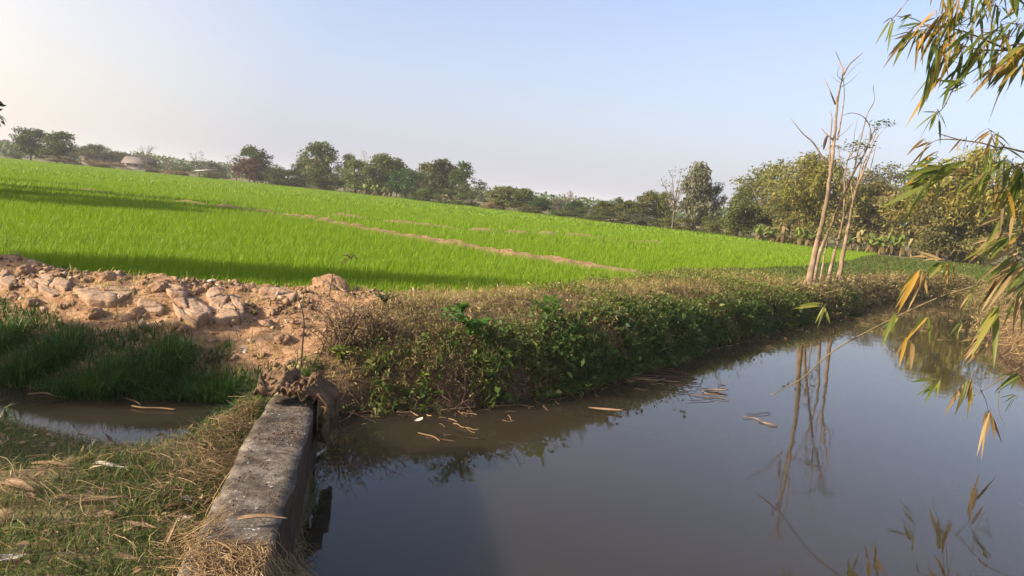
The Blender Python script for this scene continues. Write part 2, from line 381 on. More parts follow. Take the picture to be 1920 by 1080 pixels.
def water_mat(name, col, rough=.015):
    m, ns, ls = new_mat(name)
    g = ns.new('ShaderNodeNewGeometry')
    n = ns.new('ShaderNodeTexNoise'); n.inputs['Scale'].default_value = 2.2; n.inputs['Detail'].default_value = 4; ls.new(g.outputs['Position'], n.inputs['Vector'])
    b = ns.new('ShaderNodeBump'); b.inputs['Strength'].default_value = .12; b.inputs['Distance'].default_value = .012; ls.new(n.outputs['Fac'], b.inputs['Height'])
    n2 = ns.new('ShaderNodeTexNoise'); n2.inputs['Scale'].default_value = .5; n2.inputs['Detail'].default_value = 4; ls.new(g.outputs['Position'], n2.inputs['Vector'])
    r = ramp(ns, [(.35, tuple(c * .92 for c in col)), (.65, tuple(c * 1.08 for c in col))]); ls.new(n2.outputs['Fac'], r.inputs['Fac'])
    p = ns.new('ShaderNodeBsdfPrincipled'); p.inputs['Roughness'].default_value = rough; p.inputs['IOR'].default_value = 1.33
    p.subsurface_method = 'BURLEY'; p.inputs['Subsurface Weight'].default_value = 1.0; p.inputs['Subsurface Radius'].default_value = (1.0, .85, .6); p.inputs['Subsurface Scale'].default_value = .7
    o = ns.new('ShaderNodeOutputMaterial')
    n3 = ns.new('ShaderNodeTexNoise'); n3.inputs['Scale'].default_value = .9; n3.inputs['Detail'].default_value = 5; ls.new(g.outputs['Position'], n3.inputs['Vector'])
    mr = ns.new('ShaderNodeMapRange'); mr.inputs['From Min'].default_value = .48; mr.inputs['From Max'].default_value = .72; mr.inputs['To Min'].default_value = rough; mr.inputs['To Max'].default_value = .09; ls.new(n3.outputs['Fac'], mr.inputs['Value']); ls.new(mr.outputs[0], p.inputs['Roughness'])
    ls.new(r.outputs['Color'], p.inputs['Base Color']); ls.new(b.outputs[0], p.inputs['Normal']); ls.new(p.outputs[0], o.inputs['Surface'])
    return m
M['water'] = water_mat('murky_water', (.034, .028, .018))

def concrete_mat():
    m, ns, ls = new_mat('weathered_concrete')
    g = ns.new('ShaderNodeNewGeometry'); tc = g.outputs['Position']
    def noise(s, d=8, r=.65):
        n = ns.new('ShaderNodeTexNoise'); n.inputs['Scale'].default_value = s; n.inputs['Detail'].default_value = d; n.inputs['Roughness'].default_value = r
        ls.new(tc, n.inputs['Vector']); return n.outputs['Fac']
    r1 = ramp(ns, [(.32, (.024, .019, .014)), (.45, (.075, .061, .047)), (.56, (.13, .11, .088)), (.70, (.23, .205, .17))]); ls.new(noise(9), r1.inputs['Fac'])
    r2 = ramp(ns, [(.62, (0, 0, 0)), (.68, (1, 1, 1))]); ls.new(noise(17, 6), r2.inputs['Fac'])     # lichen
    lt = ns.new('ShaderNodeRGB'); lt.outputs[0].default_value = (.46, .45, .41, 1)
    mx = ns.new('ShaderNodeMix'); mx.data_type = 'RGBA'; ls.new(r2.outputs[0], mx.inputs['Factor']); ls.new(r1.outputs[0], mx.inputs['A']); ls.new(lt.outputs[0], mx.inputs['B'])
    # darker rust-brown side faces, picked by surface normal
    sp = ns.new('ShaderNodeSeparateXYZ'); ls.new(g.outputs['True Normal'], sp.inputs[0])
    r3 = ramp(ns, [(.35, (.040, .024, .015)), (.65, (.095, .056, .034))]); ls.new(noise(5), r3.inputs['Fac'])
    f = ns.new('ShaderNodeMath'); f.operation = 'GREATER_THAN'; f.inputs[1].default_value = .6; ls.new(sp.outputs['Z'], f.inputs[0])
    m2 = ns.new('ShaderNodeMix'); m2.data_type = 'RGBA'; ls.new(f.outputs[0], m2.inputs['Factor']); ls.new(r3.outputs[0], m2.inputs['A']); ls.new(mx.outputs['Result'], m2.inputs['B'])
    b = ns.new('ShaderNodeBump'); b.inputs['Strength'].default_value = .9; b.inputs['Distance'].default_value = .012; ls.new(noise(40), b.inputs['Height'])
    p = ns.new('ShaderNodeBsdfPrincipled'); p.inputs['Roughness'].default_value = .9; p.inputs['Specular IOR Level'].default_value = .2
    o = ns.new('ShaderNodeOutputMaterial')
    ls.new(m2.outputs['Result'], p.inputs['Base Color']); ls.new(b.outputs[0], p.inputs['Normal']); ls.new(p.outputs[0], o.inputs['Surface'])
    return m
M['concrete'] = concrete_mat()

# ------------------------------------------------------------------ ground sheet
def axis(a, b, step, far_lo, far_hi, ratio=1.13):
    core = list(np.arange(a, b + 1e-6, step))
    s = step; x = b; hi = []
    while x < far_hi: s *= ratio; x += s; hi.append(min(x, far_hi))
    s = step; x = a; lo = []
    while x > far_lo: s *= ratio; x -= s; lo.append(max(x, far_lo))
    return np.array(lo[::-1] + core + hi)
gx = axis(-7.5, 9.5, .05, -900, 900); gy = axis(1.4, 11.5, .04, -120, 900, 1.06)
X, Y = np.meshgrid(gx, gy); X = X.ravel(); Y = Y.ravel()
MK = fields(X, Y); Z = height(X, Y, MK)
nx, ny = len(gx), len(gy)
i0 = (np.arange(ny - 1)[:, None] * nx + np.arange(nx - 1)[None, :]).ravel()
mb = MB(); mb.add(np.stack([X, Y, Z], 1), np.stack([i0, i0 + 1, i0 + nx + 1, i0 + nx], 1))
gm = mb.mesh('ground', M['earth'], True)
dP, dL, dF, far, left, dA, dB = MK
infield = sstep(.1, -.2, dF)
patchn = fbm(X, Y, .5, 3, 70)
bund = np.clip(sstep(.42, .14, dA + fbm(X, Y, .5, 3, 14) * .35) * sstep(-26, -16, X - Y * 0) + sstep(.50, .2, dB + fbm(X, Y, .5, 3, 15) * .4), 0, 1)
dirt = np.clip(far * left * (1 - sstep(6, 14, -X - 4)) + bund + sstep(.2, .6, fbm(X, Y, .7, 3, 16) + .3) * .4 * far, 0, 1)
rice = infield * (1 - bund)
wet_dark = np.maximum(sstep(.14, .0, Z), far * (1 - left) * sstep(1.0, .5, dP + patchn * .8) * .9)  # wet earth near water level, plus darker ground on the pond face
farm = sstep(18, 30, np.hypot(X, Y)) * (1 - infield)
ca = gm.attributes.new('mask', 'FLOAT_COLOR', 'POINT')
ca.data.foreach_set('color', np.stack([dirt, rice, wet_dark, farm], 1).astype(np.float32).ravel())
tag(link('ground', gm), 'earth bank, field bed and dry ground', None, None, 'structure')

# ------------------------------------------------------------------ water sheets
def sheet(name, poly, label):
    lo = poly.min(0) - .6; hi = poly.max(0) + .6
    b = MB(); b.add([(lo[0], lo[1], 0), (hi[0], lo[1], 0), (hi[0], hi[1], 0), (lo[0], hi[1], 0)], [(0, 1, 2, 3)])
    tag(b.build(name, M['water']), label, None, None, 'structure')
WALL_X = float(on_z(520, 990, .5)[0])
def pond_sheet():
    a, b_ = POND.min(0) - .5, POND.max(0) + .5
    b = MB(); b.add([(-1.42, 1.0, 0), (b_[0], 1.0, 0), (b_[0], b_[1], 0), (-1.42, b_[1], 0)], [(0, 1, 2, 3)])
    tag(b.build('pond_water', M['water']), 'still murky pond reflecting the sky', None, None, 'structure')
pond_sheet()
lo = DITCH.min(0) - .4; hi = DITCH.max(0) + .4
b = MB(); b.add([(lo[0], lo[1], 0), (-1.44, lo[1], 0), (-1.44, hi[1], 0), (lo[0], hi[1], 0)], [(0, 1, 2, 3)])
tag(b.build('ditch_water', M['water']), 'narrow ditch of brown water beyond the near grass', None, None, 'structure')

# ================================================================== concrete weir wall, sack
def irregular_box(c0, c1, width, z0, z1, nl=26, nw=6, nz=6, amp=.018):
    """block running c0->c1 (plan points of its centre line), worn edges"""
    c0 = np.array(c0); c1 = np.array(c1); d = c1 - c0; s = np.array([d[1], -d[0]]) / np.hypot(*d)
    ring = [(u, z0, 0) for u in ()]
    prof = [(-.5, z0)] + [(-.5, z0 + (z1 - z0) * k / nz) for k in range(1, nz)] + [(-.5, z1 - .012), (-.485, z1)] + \
           [(-.5 + k / nw, z1) for k in range(1, nw)] + [(.485, z1), (.5, z1 - .012)] + [(.5, z1 - (z1 - z0) * k / nz) for k in range(1, nz)] + [(.5, z0)]
    vs = []
    for i in range(nl + 1):
        p = c0 + d * i / nl
        for k, (u, z) in enumerate(prof):
            q = p + s * u * width
            n = fbm(np.array([q[0] * 3 + z * 5]), np.array([q[1] * 3 - z * 4]), 1.0, 4, 21)[0]
            n2 = fbm(np.array([q[0] * 14 + z * 9]), np.array([q[1] * 14]), 1.0, 3, 23)[0]
            e = (n * 2.2 + n2) * amp
            zz = z + (e if z > z1 - .02 else 0) - ((abs(n2) * .03 + .10 * max(0, n - .12)) if abs(abs(u) - .485) < .02 else 0)
            q = q + s * (np.sign(u) * e * 1.3 if abs(u) > .47 else 0)
            vs.append((q[0], q[1], zz))
    m = len(prof); q = [(i * m + k, i * m + k + 1, (i + 1) * m + k + 1, (i + 1) * m + k) for i in range(nl) for k in range(m - 1)]
    b = MB(); b.add(vs, [f[::-1] for f in q])
    n0 = np.array(vs[:m]); n1 = np.array(vs[-m:])
    for e, flip in ((n0, 1), (n1, 0)):
        c = e.mean(0); t = [(k, k + 1, m) if flip else (k + 1, k, m) for k in range(m - 1)]
        b.add(np.vstack([e, c]), None, t)
    return b
ZW = .5
wl0, wr0 = on_z(372, 1000, ZW)[:2], on_z(522, 1000, ZW)[:2]
wl1, wr1 = on_z(474, 742, ZW)[:2], on_z(594, 752, ZW)[:2]
WDIR = (wr1 - wr0) / np.hypot(*(wr1 - wr0)); WSIDE = np.array([WDIR[1], -WDIR[0]]); WW = float(np.hypot(*(wr0 - wl0)) * 1.0)
cn, cf = wr0 - WSIDE * WW / 2, wr1 - WSIDE * WW / 2
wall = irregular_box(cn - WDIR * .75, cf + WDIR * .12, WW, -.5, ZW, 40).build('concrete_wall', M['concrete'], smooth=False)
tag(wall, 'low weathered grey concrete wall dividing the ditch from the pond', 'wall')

def sack():
    nu, nv = 110, 84; vs = []
    base = cf + WDIR * .10
    for j in range(nv):
        for i in range(nu):
            u = i / (nu - 1); v = j / (nv - 1)
            a = (u - .42) * WW * 1.75                    # across the wall
            l = (v - .55) * .46                         # along it
            edge = WW * .5 + .012
            if a > edge:                                # falls down the pond side
                dz = -(a - edge) * 1.9; aa = edge + .012 + .04 * v + .02 * math.sin(v * 21)
            else:
                dz = 0; aa = a
            x = base + WSIDE * aa + WDIR * l
            f = fbm(np.array([u * 6 + v * 2.0]), np.array([v * 9 - u * 3]), 1, 4, 31)[0]
            g = fbm(np.array([u * 16 + v * 3]), np.array([v * 7]), 1, 3, 33)[0]
            hump = .055 * math.exp(-((u - .26) / .18) ** 2 - ((v - .55) / .30) ** 2) + .06 * math.exp(-((u - .62) / .12) ** 2 - ((v - .6) / .25) ** 2)
            cr = abs(fbm(np.array([u * 4.0 + 1.1 * v]), np.array([v * 5.5 - u * 2.2]), 1, 3, 35)[0])
            fold = .04 * abs(math.sin(8 * v + 7 * u + 11 * f)) ** .6 + .26 * cr + .045 * g
            z = ZW + .022 + (hump + fold if a <= edge else .0) + dz
            off = 0 if a <= edge else .05 * abs(math.sin(15 * v + 5 * f)) + .07 * abs(f)
            x = x + WSIDE * off + WDIR * (f * .12 + .05 * g)
            vs.append((x[0], x[1], max(z, .06 + .04 * f)))
    q = [(j * nu + i, j * nu + i + 1, (j + 1) * nu + i + 1, (j + 1) * nu + i) for j in range(nv - 1) for i in range(nu - 1)]
    b = MB(); b.add(vs, q); o = b.build('sack', M['sack'], smooth=True)
    sm = o.modifiers.new('thick', 'SOLIDIFY'); sm.thickness = .006; sm.offset = 0
    tag(o, 'crumpled brown sackcloth draped over the far end of the concrete wall', 'sack')
sack()
# small things on the wall top
for k, (px, py, r) in enumerate([(456, 948, .016), (430, 928, .012), (462, 884, .018)]):
    pass

# ================================================================== rocks, slabs, clods
def lump(name, mat, c, size, seed, flat=.7, detail=3):
    import bmesh
    bm = bmesh.new(); bmesh.ops.create_icosphere(bm, subdivisions=detail, radius=1)
    co = np.array([v.co[:] for v in bm.verts])
    n = fbm(co[:, 0] * 1.3 + seed * 3.7 + co[:, 2], co[:, 1] * 1.3 - seed * 1.9 + co[:, 2] * .7, 1, 4, 41)
    n2 = np.abs(fbm(co[:, 0] * 3 + seed + co[:, 2] * 2, co[:, 1] * 3 - co[:, 2], 1, 3, 43))
    co = co * (1 + n * 1.0 + n2 * .35)[:, None] * np.array(size)
    for v, p in zip(bm.verts, co): v.co = p
    me = bpy.data.meshes.new(name); bm.to_mesh(me); bm.free(); me.materials.append(mat)
    o = link(name, me); o.location = c; o.rotation_euler = (0, 0, seed * 1.7); return o

def slab(px, py, w, h, seed, label):
    c = hit(px, py).copy(); r = np.random.default_rng(seed)
    D = c[1]; wx = w * D / FPX / 2 * 1.2
    # along-slope half length from the apparent height
    a, b_ = hit(px, py - h / 2), hit(px, py + h / 2)
    sl = (a - b_); ly = max(np.linalg.norm(sl) / 2, .07) * 1.15; sl = nrm(sl)
    rt = nrm(np.array([1, .1 * r.normal(), 0])); n = nrm(np.cross(rt, sl)); n = n if n[2] > 0 else -n
    K0 = int(r.integers(6, 9)); ta = (np.arange(K0) + r.uniform(-.3, .3, K0)) * 2 * math.pi / K0
    shards = [np.stack([np.cos(ta), np.sin(ta)], 1) * r.uniform(.85, 1.1, (K0, 1))]
    def cut(P, p0, nn):
        dd = (P - p0) @ nn; A_ = []; B_ = []
        for k in range(len(P)):
            a_, b2 = P[k], P[(k + 1) % len(P)]; da, db = dd[k], dd[(k + 1) % len(P)]
            (A_ if da > 0 else B_).append(a_)
            if da * db < 0:
                m_ = a_ + (b2 - a_) * da / (da - db); A_.append(m_); B_.append(m_)
        return [np.array(Q) for Q in (A_, B_) if len(Q) > 2]
    for _ in range(3 if w > 55 else 1):
        th = r.uniform(0, 6.28); nn = np.array([math.cos(th), math.sin(th)]); p0 = r.normal(0, .25, 2)
        big = max(range(len(shards)), key=lambda k: np.ptp(shards[k], 0).prod()); P = shards.pop(big); shards += cut(P, p0, nn)
    b = MB()
    for P in shards:
        ctr = P.mean(0); P = ctr + (P - ctr) * .955; pts = []
        for k in range(len(P)):
            a_, b2 = P[k], P[(k + 1) % len(P)]; m_ = max(2, int(np.hypot(*((b2 - a_) * [wx, ly])) / .025))
            pts += [a_ + (b2 - a_) * t_ / m_ + (r.normal(0, .022, 2) if t_ else 0) for t_ in range(m_)]
        pts = np.array(pts); K = len(pts); tl = r.normal(0, .03, 2); lift = r.uniform(0, .02); vs = []
        rings = [(.93, -.10), (1.0, -.012), (1.0, .030), (.96, .040), (.6, .041), (.25, .040)]
        for s_, z_ in rings:
            q2 = ctr + (pts - ctr) * s_
            q = c + q2[:, :1] * wx * rt + q2[:, 1:] * ly * sl
            q = q + n * (z_ + lift + q2 @ tl + .012)[:, None]
            q = q + n * (fbm(q[:, 0] + seed, q[:, 1] + q[:, 2], .10, 4, seed)[:, None] * .022)
            vs.append(q)
        vs = np.vstack(vs + [vs[-1].mean(0)[None]])
        NR = len(rings)
        q = [(i_ * K + k, i_ * K + (k + 1) % K, (i_ + 1) * K + (k + 1) % K, (i_ + 1) * K + k) for i_ in range(NR - 1) for k in range(K)]
        t = [((NR - 1) * K + k, (NR - 1) * K + (k + 1) % K, NR * K) for k in range(K)]
        b.add(vs, q, t)
    tag(b.build('clay_slab', M['slab']), label, 'clay slab', 'dried clay slabs on the bank')
for a in [(196, 556, 96, 38, 3, 'broad pale slab of dried clay left of the other slabs on the sunlit bank'),
          (92, 541, 74, 34, 4, 'greyish clay slab second from the left edge on the bank'),
          (16, 533, 40, 30, 5, 'clay slab cut by the left edge of the photo'),
          (424, 585, 66, 46, 6, 'cracked clay slab overhanging the hollow, farthest right of the slabs'),
          (362, 588, 70, 40, 7, 'grey clay slab with smooth face just left of the cracked one'),
          (404, 563, 36, 24, 8, 'small upturned clay slab above the cracked one'),
          (286, 581, 46, 22, 9, 'small brownish clay slab between the broad pale one and the grey one'),
          (330, 556, 44, 18, 10, 'narrow clay slab high on the bank above the grey one'),
          (520, 562, 70, 14, 11, 'thin flat clay slab near the dry twig shrub'),]:
    slab(*a)
for k, (px, py, s) in enumerate([(48, 512, .09), (105, 520, .08), (160, 530, .07), (200, 524, .12), (225, 528, .07), (300, 545, .10), (308, 534, .07), (372, 546, .06),
                                 (330, 570, .05), (255, 592, .09), (235, 600, .07), (180, 590, .08), (130, 575, .06), (60, 570, .07), (20, 560, .08), (262, 570, .06),
                                 (450, 545, .06), (480, 548, .05), (455, 662, .05), (470, 700, .05), (530, 640, .08), (500, 610, .07), (575, 690, .07), (590, 700, .05),
                                 (345, 620, .07), (395, 640, .06), (420, 650, .05), (540, 590, .06), (70, 500, .06), (350, 553, .06), (560, 545, .05), (150, 545, .05)]):
    p = hit(px, py); o = lump('clay_clod', M['clod'], p + np.array([0, 0, s * .15]), (s * 1.2, s, s * .75), k + 1)
    tag(o, 'rough lump of reddish brown clay lying on the sunlit dirt bank', 'clod', 'clay clods on the bank')
o = lump('clay_mound', M['clod'], hit(612, 540) + np.array([0, .1, 0]), (.24, .18, .13), 55, detail=4)
tag(o, 'rounded reddish clay mound at the edge of the rice above the twig shrub', 'mound')
for px, py, s, l in [(395, 531, .045, 'smooth white stone at the edge of the rice'), (256, 516, .04, 'small cream stone beside the far clay lumps'), (456, 662, .05, 'pinkish rounded stone low on the clay face')]:
    tag(lump('stone', M['stone'], hit(px, py) + np.array([0, 0, s * .3]), (s * 1.3, s, s * .7), px, detail=2), l, 'stone')

# loose crumbs of clay
def chunks(mb, P, S, rng, rr):
    n = len(P); o = np.array([[1, 0, 0], [0, 1, 0], [-1, 0, 0], [0, -1, 0], [0, 0, .8], [0, 0, -.8]])
    v = o[None] * rng.uniform(.5, 1.3, (n, 6, 1)) + rng.normal(0, .22, (n, 6, 3))
    a = rng.uniform(0, 6.28, n); c, s = np.cos(a), np.sin(a); t = rng.uniform(-.5, .5, n)
    x = v[..., 0] * c[:, None] - v[..., 1] * s[:, None]; y = v[..., 0] * s[:, None] + v[..., 1] * c[:, None]; z = v[..., 2] + x * t[:, None]
    v = np.stack([x, y, z], -1) * S[:, None, None] + P[:, None]
    i = np.arange(n)[:, None] * 6
    f = np.array([[0, 1, 4], [1, 2, 4], [2, 3, 4], [3, 0, 4], [1, 0, 5], [2, 1, 5], [3, 2, 5], [0, 3, 5]])
    mb.add(v.reshape(-1, 3), None, (i[:, None] + f[None]).reshape(-1, 3), np.repeat(rr, 6))
r = np.random.default_rng(91); x = r.uniform(-8, -1.2, 46000); y = r.uniform(5.6, 11, 46000)
mk = fields(x, y); z = height(x, y, mk)
ok = (mk[3] > .6) & (mk[4] > .3) & (mk[2] > -.05) & (mk[1] > .35) & (mk[0] > .05) & (r.random(len(x)) < .10 + .8 * sstep(.0, .2, fbm(x, y, .55, 3, 92)))
x, y, z = x[ok], y[ok], z[ok]; n = len(x); b = MB()
S = .006 + .040 * r.random(n) ** 7 + .008 * r.random(n)
chunks(b, np.stack([x, y, z + S * .3], 1), S, r, r.random(n))
CR = leaf_mat('clay_crumbs', [(0, (.10, .06, .032)), (.5, (.24, .15, .085)), (1, (.42, .31, .21))], 0, .95)
tag(b.build('clay_crumbs', CR), 'loose crumbs of dry clay strewn over the sunlit bank', 'crumbs', None, 'stuff')

# dark seed husks and crumbs lying on the wall top
r = np.random.default_rng(96); n = 420; b = MB()
u = np.where(r.random(n) < .6, r.normal(.08, .07, n), r.uniform(-.13, .13, n)); v = np.where(r.random(n) < .6, r.normal(1.28, .13, n), r.uniform(.1, 2.2, n))
P = np.column_stack([cn[0] + WSIDE[0] * u + WDIR[0] * v, cn[1] + WSIDE[1] * u + WDIR[1] * v, np.full(n, ZW + .012) + r.uniform(-.004, .006, n)])
P = P[np.abs(u) < WW * .47]; n = len(P); chunks(b, P, r.uniform(.003, .008, n), r, r.random(n))
tag(b.build('wall_husks', M['twig']), 'dark brown husks and crumbs scattered on top of the concrete wall', 'husks', None, 'stuff')

# ================================================================== rice
def keep_frustum(P, m=.80):
    return np.abs(P[:, 0]) < P[:, 1] * m + 1.2
def rice_points(d0, d1, dens, seed):
    r = np.random.default_rng(seed)
    half = d1 * .80 + 1.2; n = int(2 * half * (d1 - d0) * dens)
    P = np.stack([r.uniform(-half, half, n), r.uniform(d0, d1, n)], 1)
    P = P[keep_frustum(P)]
    dF = sdist(P[:, 0], P[:, 1], FIELD) + fbm(P[:, 0], P[:, 1], .6, 3, 8) * .25
    dA = seg_dist(P[:, 0], P[:, 1], BUND_A, False) + fbm(P[:, 0], P[:, 1], .4, 3, 17) * .5
    dB = seg_dist(P[:, 0], P[:, 1], BUND_B, False) + fbm(P[:, 0], P[:, 1], .4, 3, 18) * .5
    # bunds fade out towards their ends
    ok = (dF < -.03) & ((dA > .30) | (r.random(len(P)) < .05)) & ((dB > .40) | (r.random(len(P)) < .15))
    P = P[ok]
    return np.column_stack([P, height(P[:, 0], P[:, 1])]), r
b = MB()
P, r = rice_points(8.5, 15, 950, 1); n = len(P)
hn = 1 + fbm(P[:, 0], P[:, 1], .7, 3, 19) * .5
blades(b, P, r.uniform(.12, .19, n) * hn, r.uniform(.005, .009, n), r.normal(.3, 1.3, n), np.abs(r.normal(.28, .18, n)), .4, None, r)
P, r = rice_points(15, 26, 420, 2); n = len(P); hn = 1 + fbm(P[:, 0], P[:, 1], .7, 3, 19) * .5
spikes(b, P, r.uniform(.13, .20, n) * hn, r.uniform(.009, .016, n), r.normal(.3, 1.3, n), np.abs(r.normal(.3, .2, n)), None, r)
P, r = rice_points(26, 50, 120, 3); n = len(P); hn = 1 + fbm(P[:, 0], P[:, 1], 1.2, 3, 19) * .5
spikes(b, P, r.uniform(.14, .21, n) * hn, r.uniform(.018, .036, n), r.normal(.3, 1.3, n), np.abs(r.normal(.3, .2, n)), None, r)
P, r = rice_points(50, 160, 18, 4); n = len(P); hn = 1 + fbm(P[:, 0], P[:, 1], 3, 3, 19) * .5
spikes(b, P, r.uniform(.15, .22, n) * hn, r.uniform(.05, .11, n), r.normal(.3, 1.3, n), np.abs(r.normal(.3, .2, n)), None, r)
tag(b.build('rice', M['rice']), 'bright green young rice filling the whole field', 'rice', None, 'stuff')

# ================================================================== bank cover
def scatter(n, x0, x1, y0, y1, seed):
    r = np.random.default_rng(seed)
    x = r.uniform(x0, x1, n); y = r.uniform(y0, y1, n)
    return x, y, r
def sprigs(mb, P, D, L, K, lw, ll, rng, stem=.004, r=None):
    """little leafy stems; P base, D direction"""
    n = len(P); D = nrm(D)
    tips = P + D * L[:, None]
    ribbons(mb, P, tips, L * .08, stem, .05, rng)
    t = rng.uniform(.15, 1.05, (n, K))
    pos = P[:, None] + D[:, None] * (L[:, None] * t)[..., None]
    dr = nrm(rng.normal(0, 1, (n, K, 3)) + D[:, None] * .5 + np.array([0, 0, .15]))
    rr = np.clip((rng.random((n, 1)) if r is None else r[:, None]) * .7 + rng.random((n, K)) * .3, 0, 1)
    m = n * K
    leaves(mb, pos.reshape(-1, 3), dr.reshape(-1, 3), rng.uniform(.6, 1.3, m) * ll, rng.uniform(.7, 1.2, m) * lw, rr.ravel(), rng)

# short dry grass along the top of the bank and the dry margins
x, y, r = scatter(170000, -7.5, 14, 6.0, 21, 11)
mk = fields(x, y); z = height(x, y, mk); dP, dL, dF, far, left, dA, dB = mk
d = np.minimum(dP, dL)
patch = fbm(x, y, .5, 3, 51)
p_mid = (far > .6) & (dF > -.08) & (dF < 3.5) & (d > .12)
prob = np.where(left > .5, .10 + .35 * (patch > .12) + .25 * sstep(.35, .0, dF), .9 * sstep(-.35, .1, patch) + .2) * sstep(24, 12, y)
ok = p_mid & (r.random(len(x)) < prob)
x, y, z, patch = x[ok], y[ok], z[ok], patch[ok]; n = len(x)
b = MB()
rr = np.clip(r.random(n) * .75 + (patch + .2) * .6, 0, 1)
blades(b, np.stack([x, y, z - .01], 1), r.uniform(.05, .16, n), r.uniform(.006, .012, n) * np.maximum(1, y / 11), r.uniform(0, 6.28, n), r.uniform(.3, 1.6, n), .7, rr, r)
tag(b.build('bank_grass', M['dry_grass']), 'short half dry grass along the top of the bank', 'grass', None, 'stuff')

# low herbs on the bank top and shoulder, sunlight painted into their yellow-green
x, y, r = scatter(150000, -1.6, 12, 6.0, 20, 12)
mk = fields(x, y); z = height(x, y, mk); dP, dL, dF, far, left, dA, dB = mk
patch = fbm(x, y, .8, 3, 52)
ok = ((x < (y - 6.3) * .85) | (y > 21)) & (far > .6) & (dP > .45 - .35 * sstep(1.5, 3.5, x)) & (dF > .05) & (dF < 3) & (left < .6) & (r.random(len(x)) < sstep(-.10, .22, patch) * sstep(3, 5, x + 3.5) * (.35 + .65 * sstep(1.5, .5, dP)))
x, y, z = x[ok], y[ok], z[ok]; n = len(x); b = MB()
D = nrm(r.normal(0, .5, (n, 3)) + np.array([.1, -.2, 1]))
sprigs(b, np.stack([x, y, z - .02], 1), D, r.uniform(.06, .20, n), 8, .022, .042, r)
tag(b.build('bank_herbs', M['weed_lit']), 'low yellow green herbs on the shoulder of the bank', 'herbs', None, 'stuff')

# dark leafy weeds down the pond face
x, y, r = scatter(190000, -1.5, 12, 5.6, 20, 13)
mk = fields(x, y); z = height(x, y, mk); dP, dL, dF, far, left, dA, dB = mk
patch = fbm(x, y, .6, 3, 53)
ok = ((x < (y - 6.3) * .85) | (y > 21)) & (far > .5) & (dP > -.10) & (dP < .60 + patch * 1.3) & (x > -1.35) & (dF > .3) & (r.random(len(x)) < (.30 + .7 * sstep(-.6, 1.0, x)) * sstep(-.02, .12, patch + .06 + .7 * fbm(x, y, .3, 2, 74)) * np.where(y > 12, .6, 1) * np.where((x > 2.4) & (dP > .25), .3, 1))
x, y, z, dP = x[ok], y[ok], z[ok], dP[ok]; n = len(x)
e = .05; gxn = (height(x + e, y) - z) / e; gyn = (height(x, y + e) - z) / e
N = nrm(np.stack([-gxn, -gyn, np.ones(n)], 1))
D = nrm(N * .8 + r.normal(0, .55, (n, 3)) + np.array([0, 0, .35]))
L = r.uniform(.08, .27, n) * (.75 + 1.6 * np.maximum(0, fbm(x, y, .7, 2, 75) + .1)) * np.where(r.random(n) < .12, 1.5, 1) * (1 - .55 * sstep(.2, .7, dP))
b = MB()
rr = np.clip(r.random(n) * .75 + fbm(x, y, .45, 2, 54) * 1.4 + .12, 0, 1)
B0 = np.stack([x, y, np.maximum(z, -.02) - .02], 1); cls = r.random(n)
for (lo_, hi_, K_, lw_, ll_, ls_) in ((0, .42, 10, .018, .040, .9), (.42, .70, 8, .026, .062, 1.0), (.70, .82, 7, .050, .085, 1.1), (.82, 1.01, 12, .009, .050, 1.35)):
    k = (cls >= lo_) & (cls < hi_)
    sprigs(b, B0[k], D[k], L[k] * ls_, K_, lw_, ll_, r, .004, rr[k])
# grass blades trailing into the water
k = dP < .30; m = int(k.sum()); Pb = np.stack([x, y, np.maximum(z, 0)], 1)[k]; Pb = np.repeat(Pb, 3, 0) + r.normal(0, .06, (m * 3, 3)) * np.array([1, 1, .2])
blades(b, Pb, r.uniform(.08, .24, m * 3), .008, r.normal(-1.0, .8, m * 3), r.uniform(.3, 1.6, m * 3), .9, np.clip(r.random(m * 3) * .9 + .1, 0, 1), r)
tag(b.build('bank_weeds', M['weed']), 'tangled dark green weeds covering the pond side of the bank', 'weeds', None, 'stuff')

# dry vines and stems over the bank face
x, y, r = scatter(26000, -1.9, 12, 5.4, 19, 14)
mk = fields(x, y); z = height(x, y, mk); dP = mk[0]
ok = (mk[3] > .5) & (dP > -.15) & (dP < 1.3) & (mk[2] > .3) & (mk[1] > .6) & (r.random(len(x)) < np.where(x < 1.4, .95, .25))
x, y, z = x[ok], y[ok], z[ok]; n = len(x)
A = np.stack([x, y, np.maximum(z, 0) + .01], 1); h = r.uniform(0, 6.28, n); ln = r.uniform(.12, .45, n)
Bp = A + np.stack([np.cos(h) * ln, np.sin(h) * ln, np.zeros(n)], 1); Bp[:, 2] = np.maximum(height(Bp[:, 0], Bp[:, 1]), 0) + r.uniform(.02, .16, n)
b = MB(); ribbons(b, A, Bp, ln * .25, r.uniform(.004, .009, n), None, r)
tag(b.build('dry_stems', M['twig']), 'tangle of dead brown stems over the bank face', 'stems', None, 'stuff')

# dead brown weeds mixed into the face
x, y, r = scatter(200000, -1.7, 15, 5.4, 26, 19)
mk = fields(x, y); z = height(x, y, mk); dP = mk[0]; patch = fbm(x, y, .5, 3, 59)
ok = (mk[3] > .5) & (dP > .0) & (dP < np.where(x < .8, 1.5, .85 + patch)) & (mk[2] > .25) & (mk[1] > .5) & (x > -1.45 + .2 * patch) & (r.random(len(x)) < np.where(x < 1.2, .75, np.where((x > 6.8) & (y > 17), 1.2, .42)) * sstep(-.2, .12, patch + .05 * (x < 1)))
x, y, z = x[ok], y[ok], z[ok]; n = len(x)
b = MB(); D = nrm(r.normal(0, .7, (n, 3)) + np.array([.1, -.5, .5]))
sprigs(b, np.stack([x, y, z - .01], 1), D, r.uniform(.08, .26, n), 6, .012, .045, r, .004)
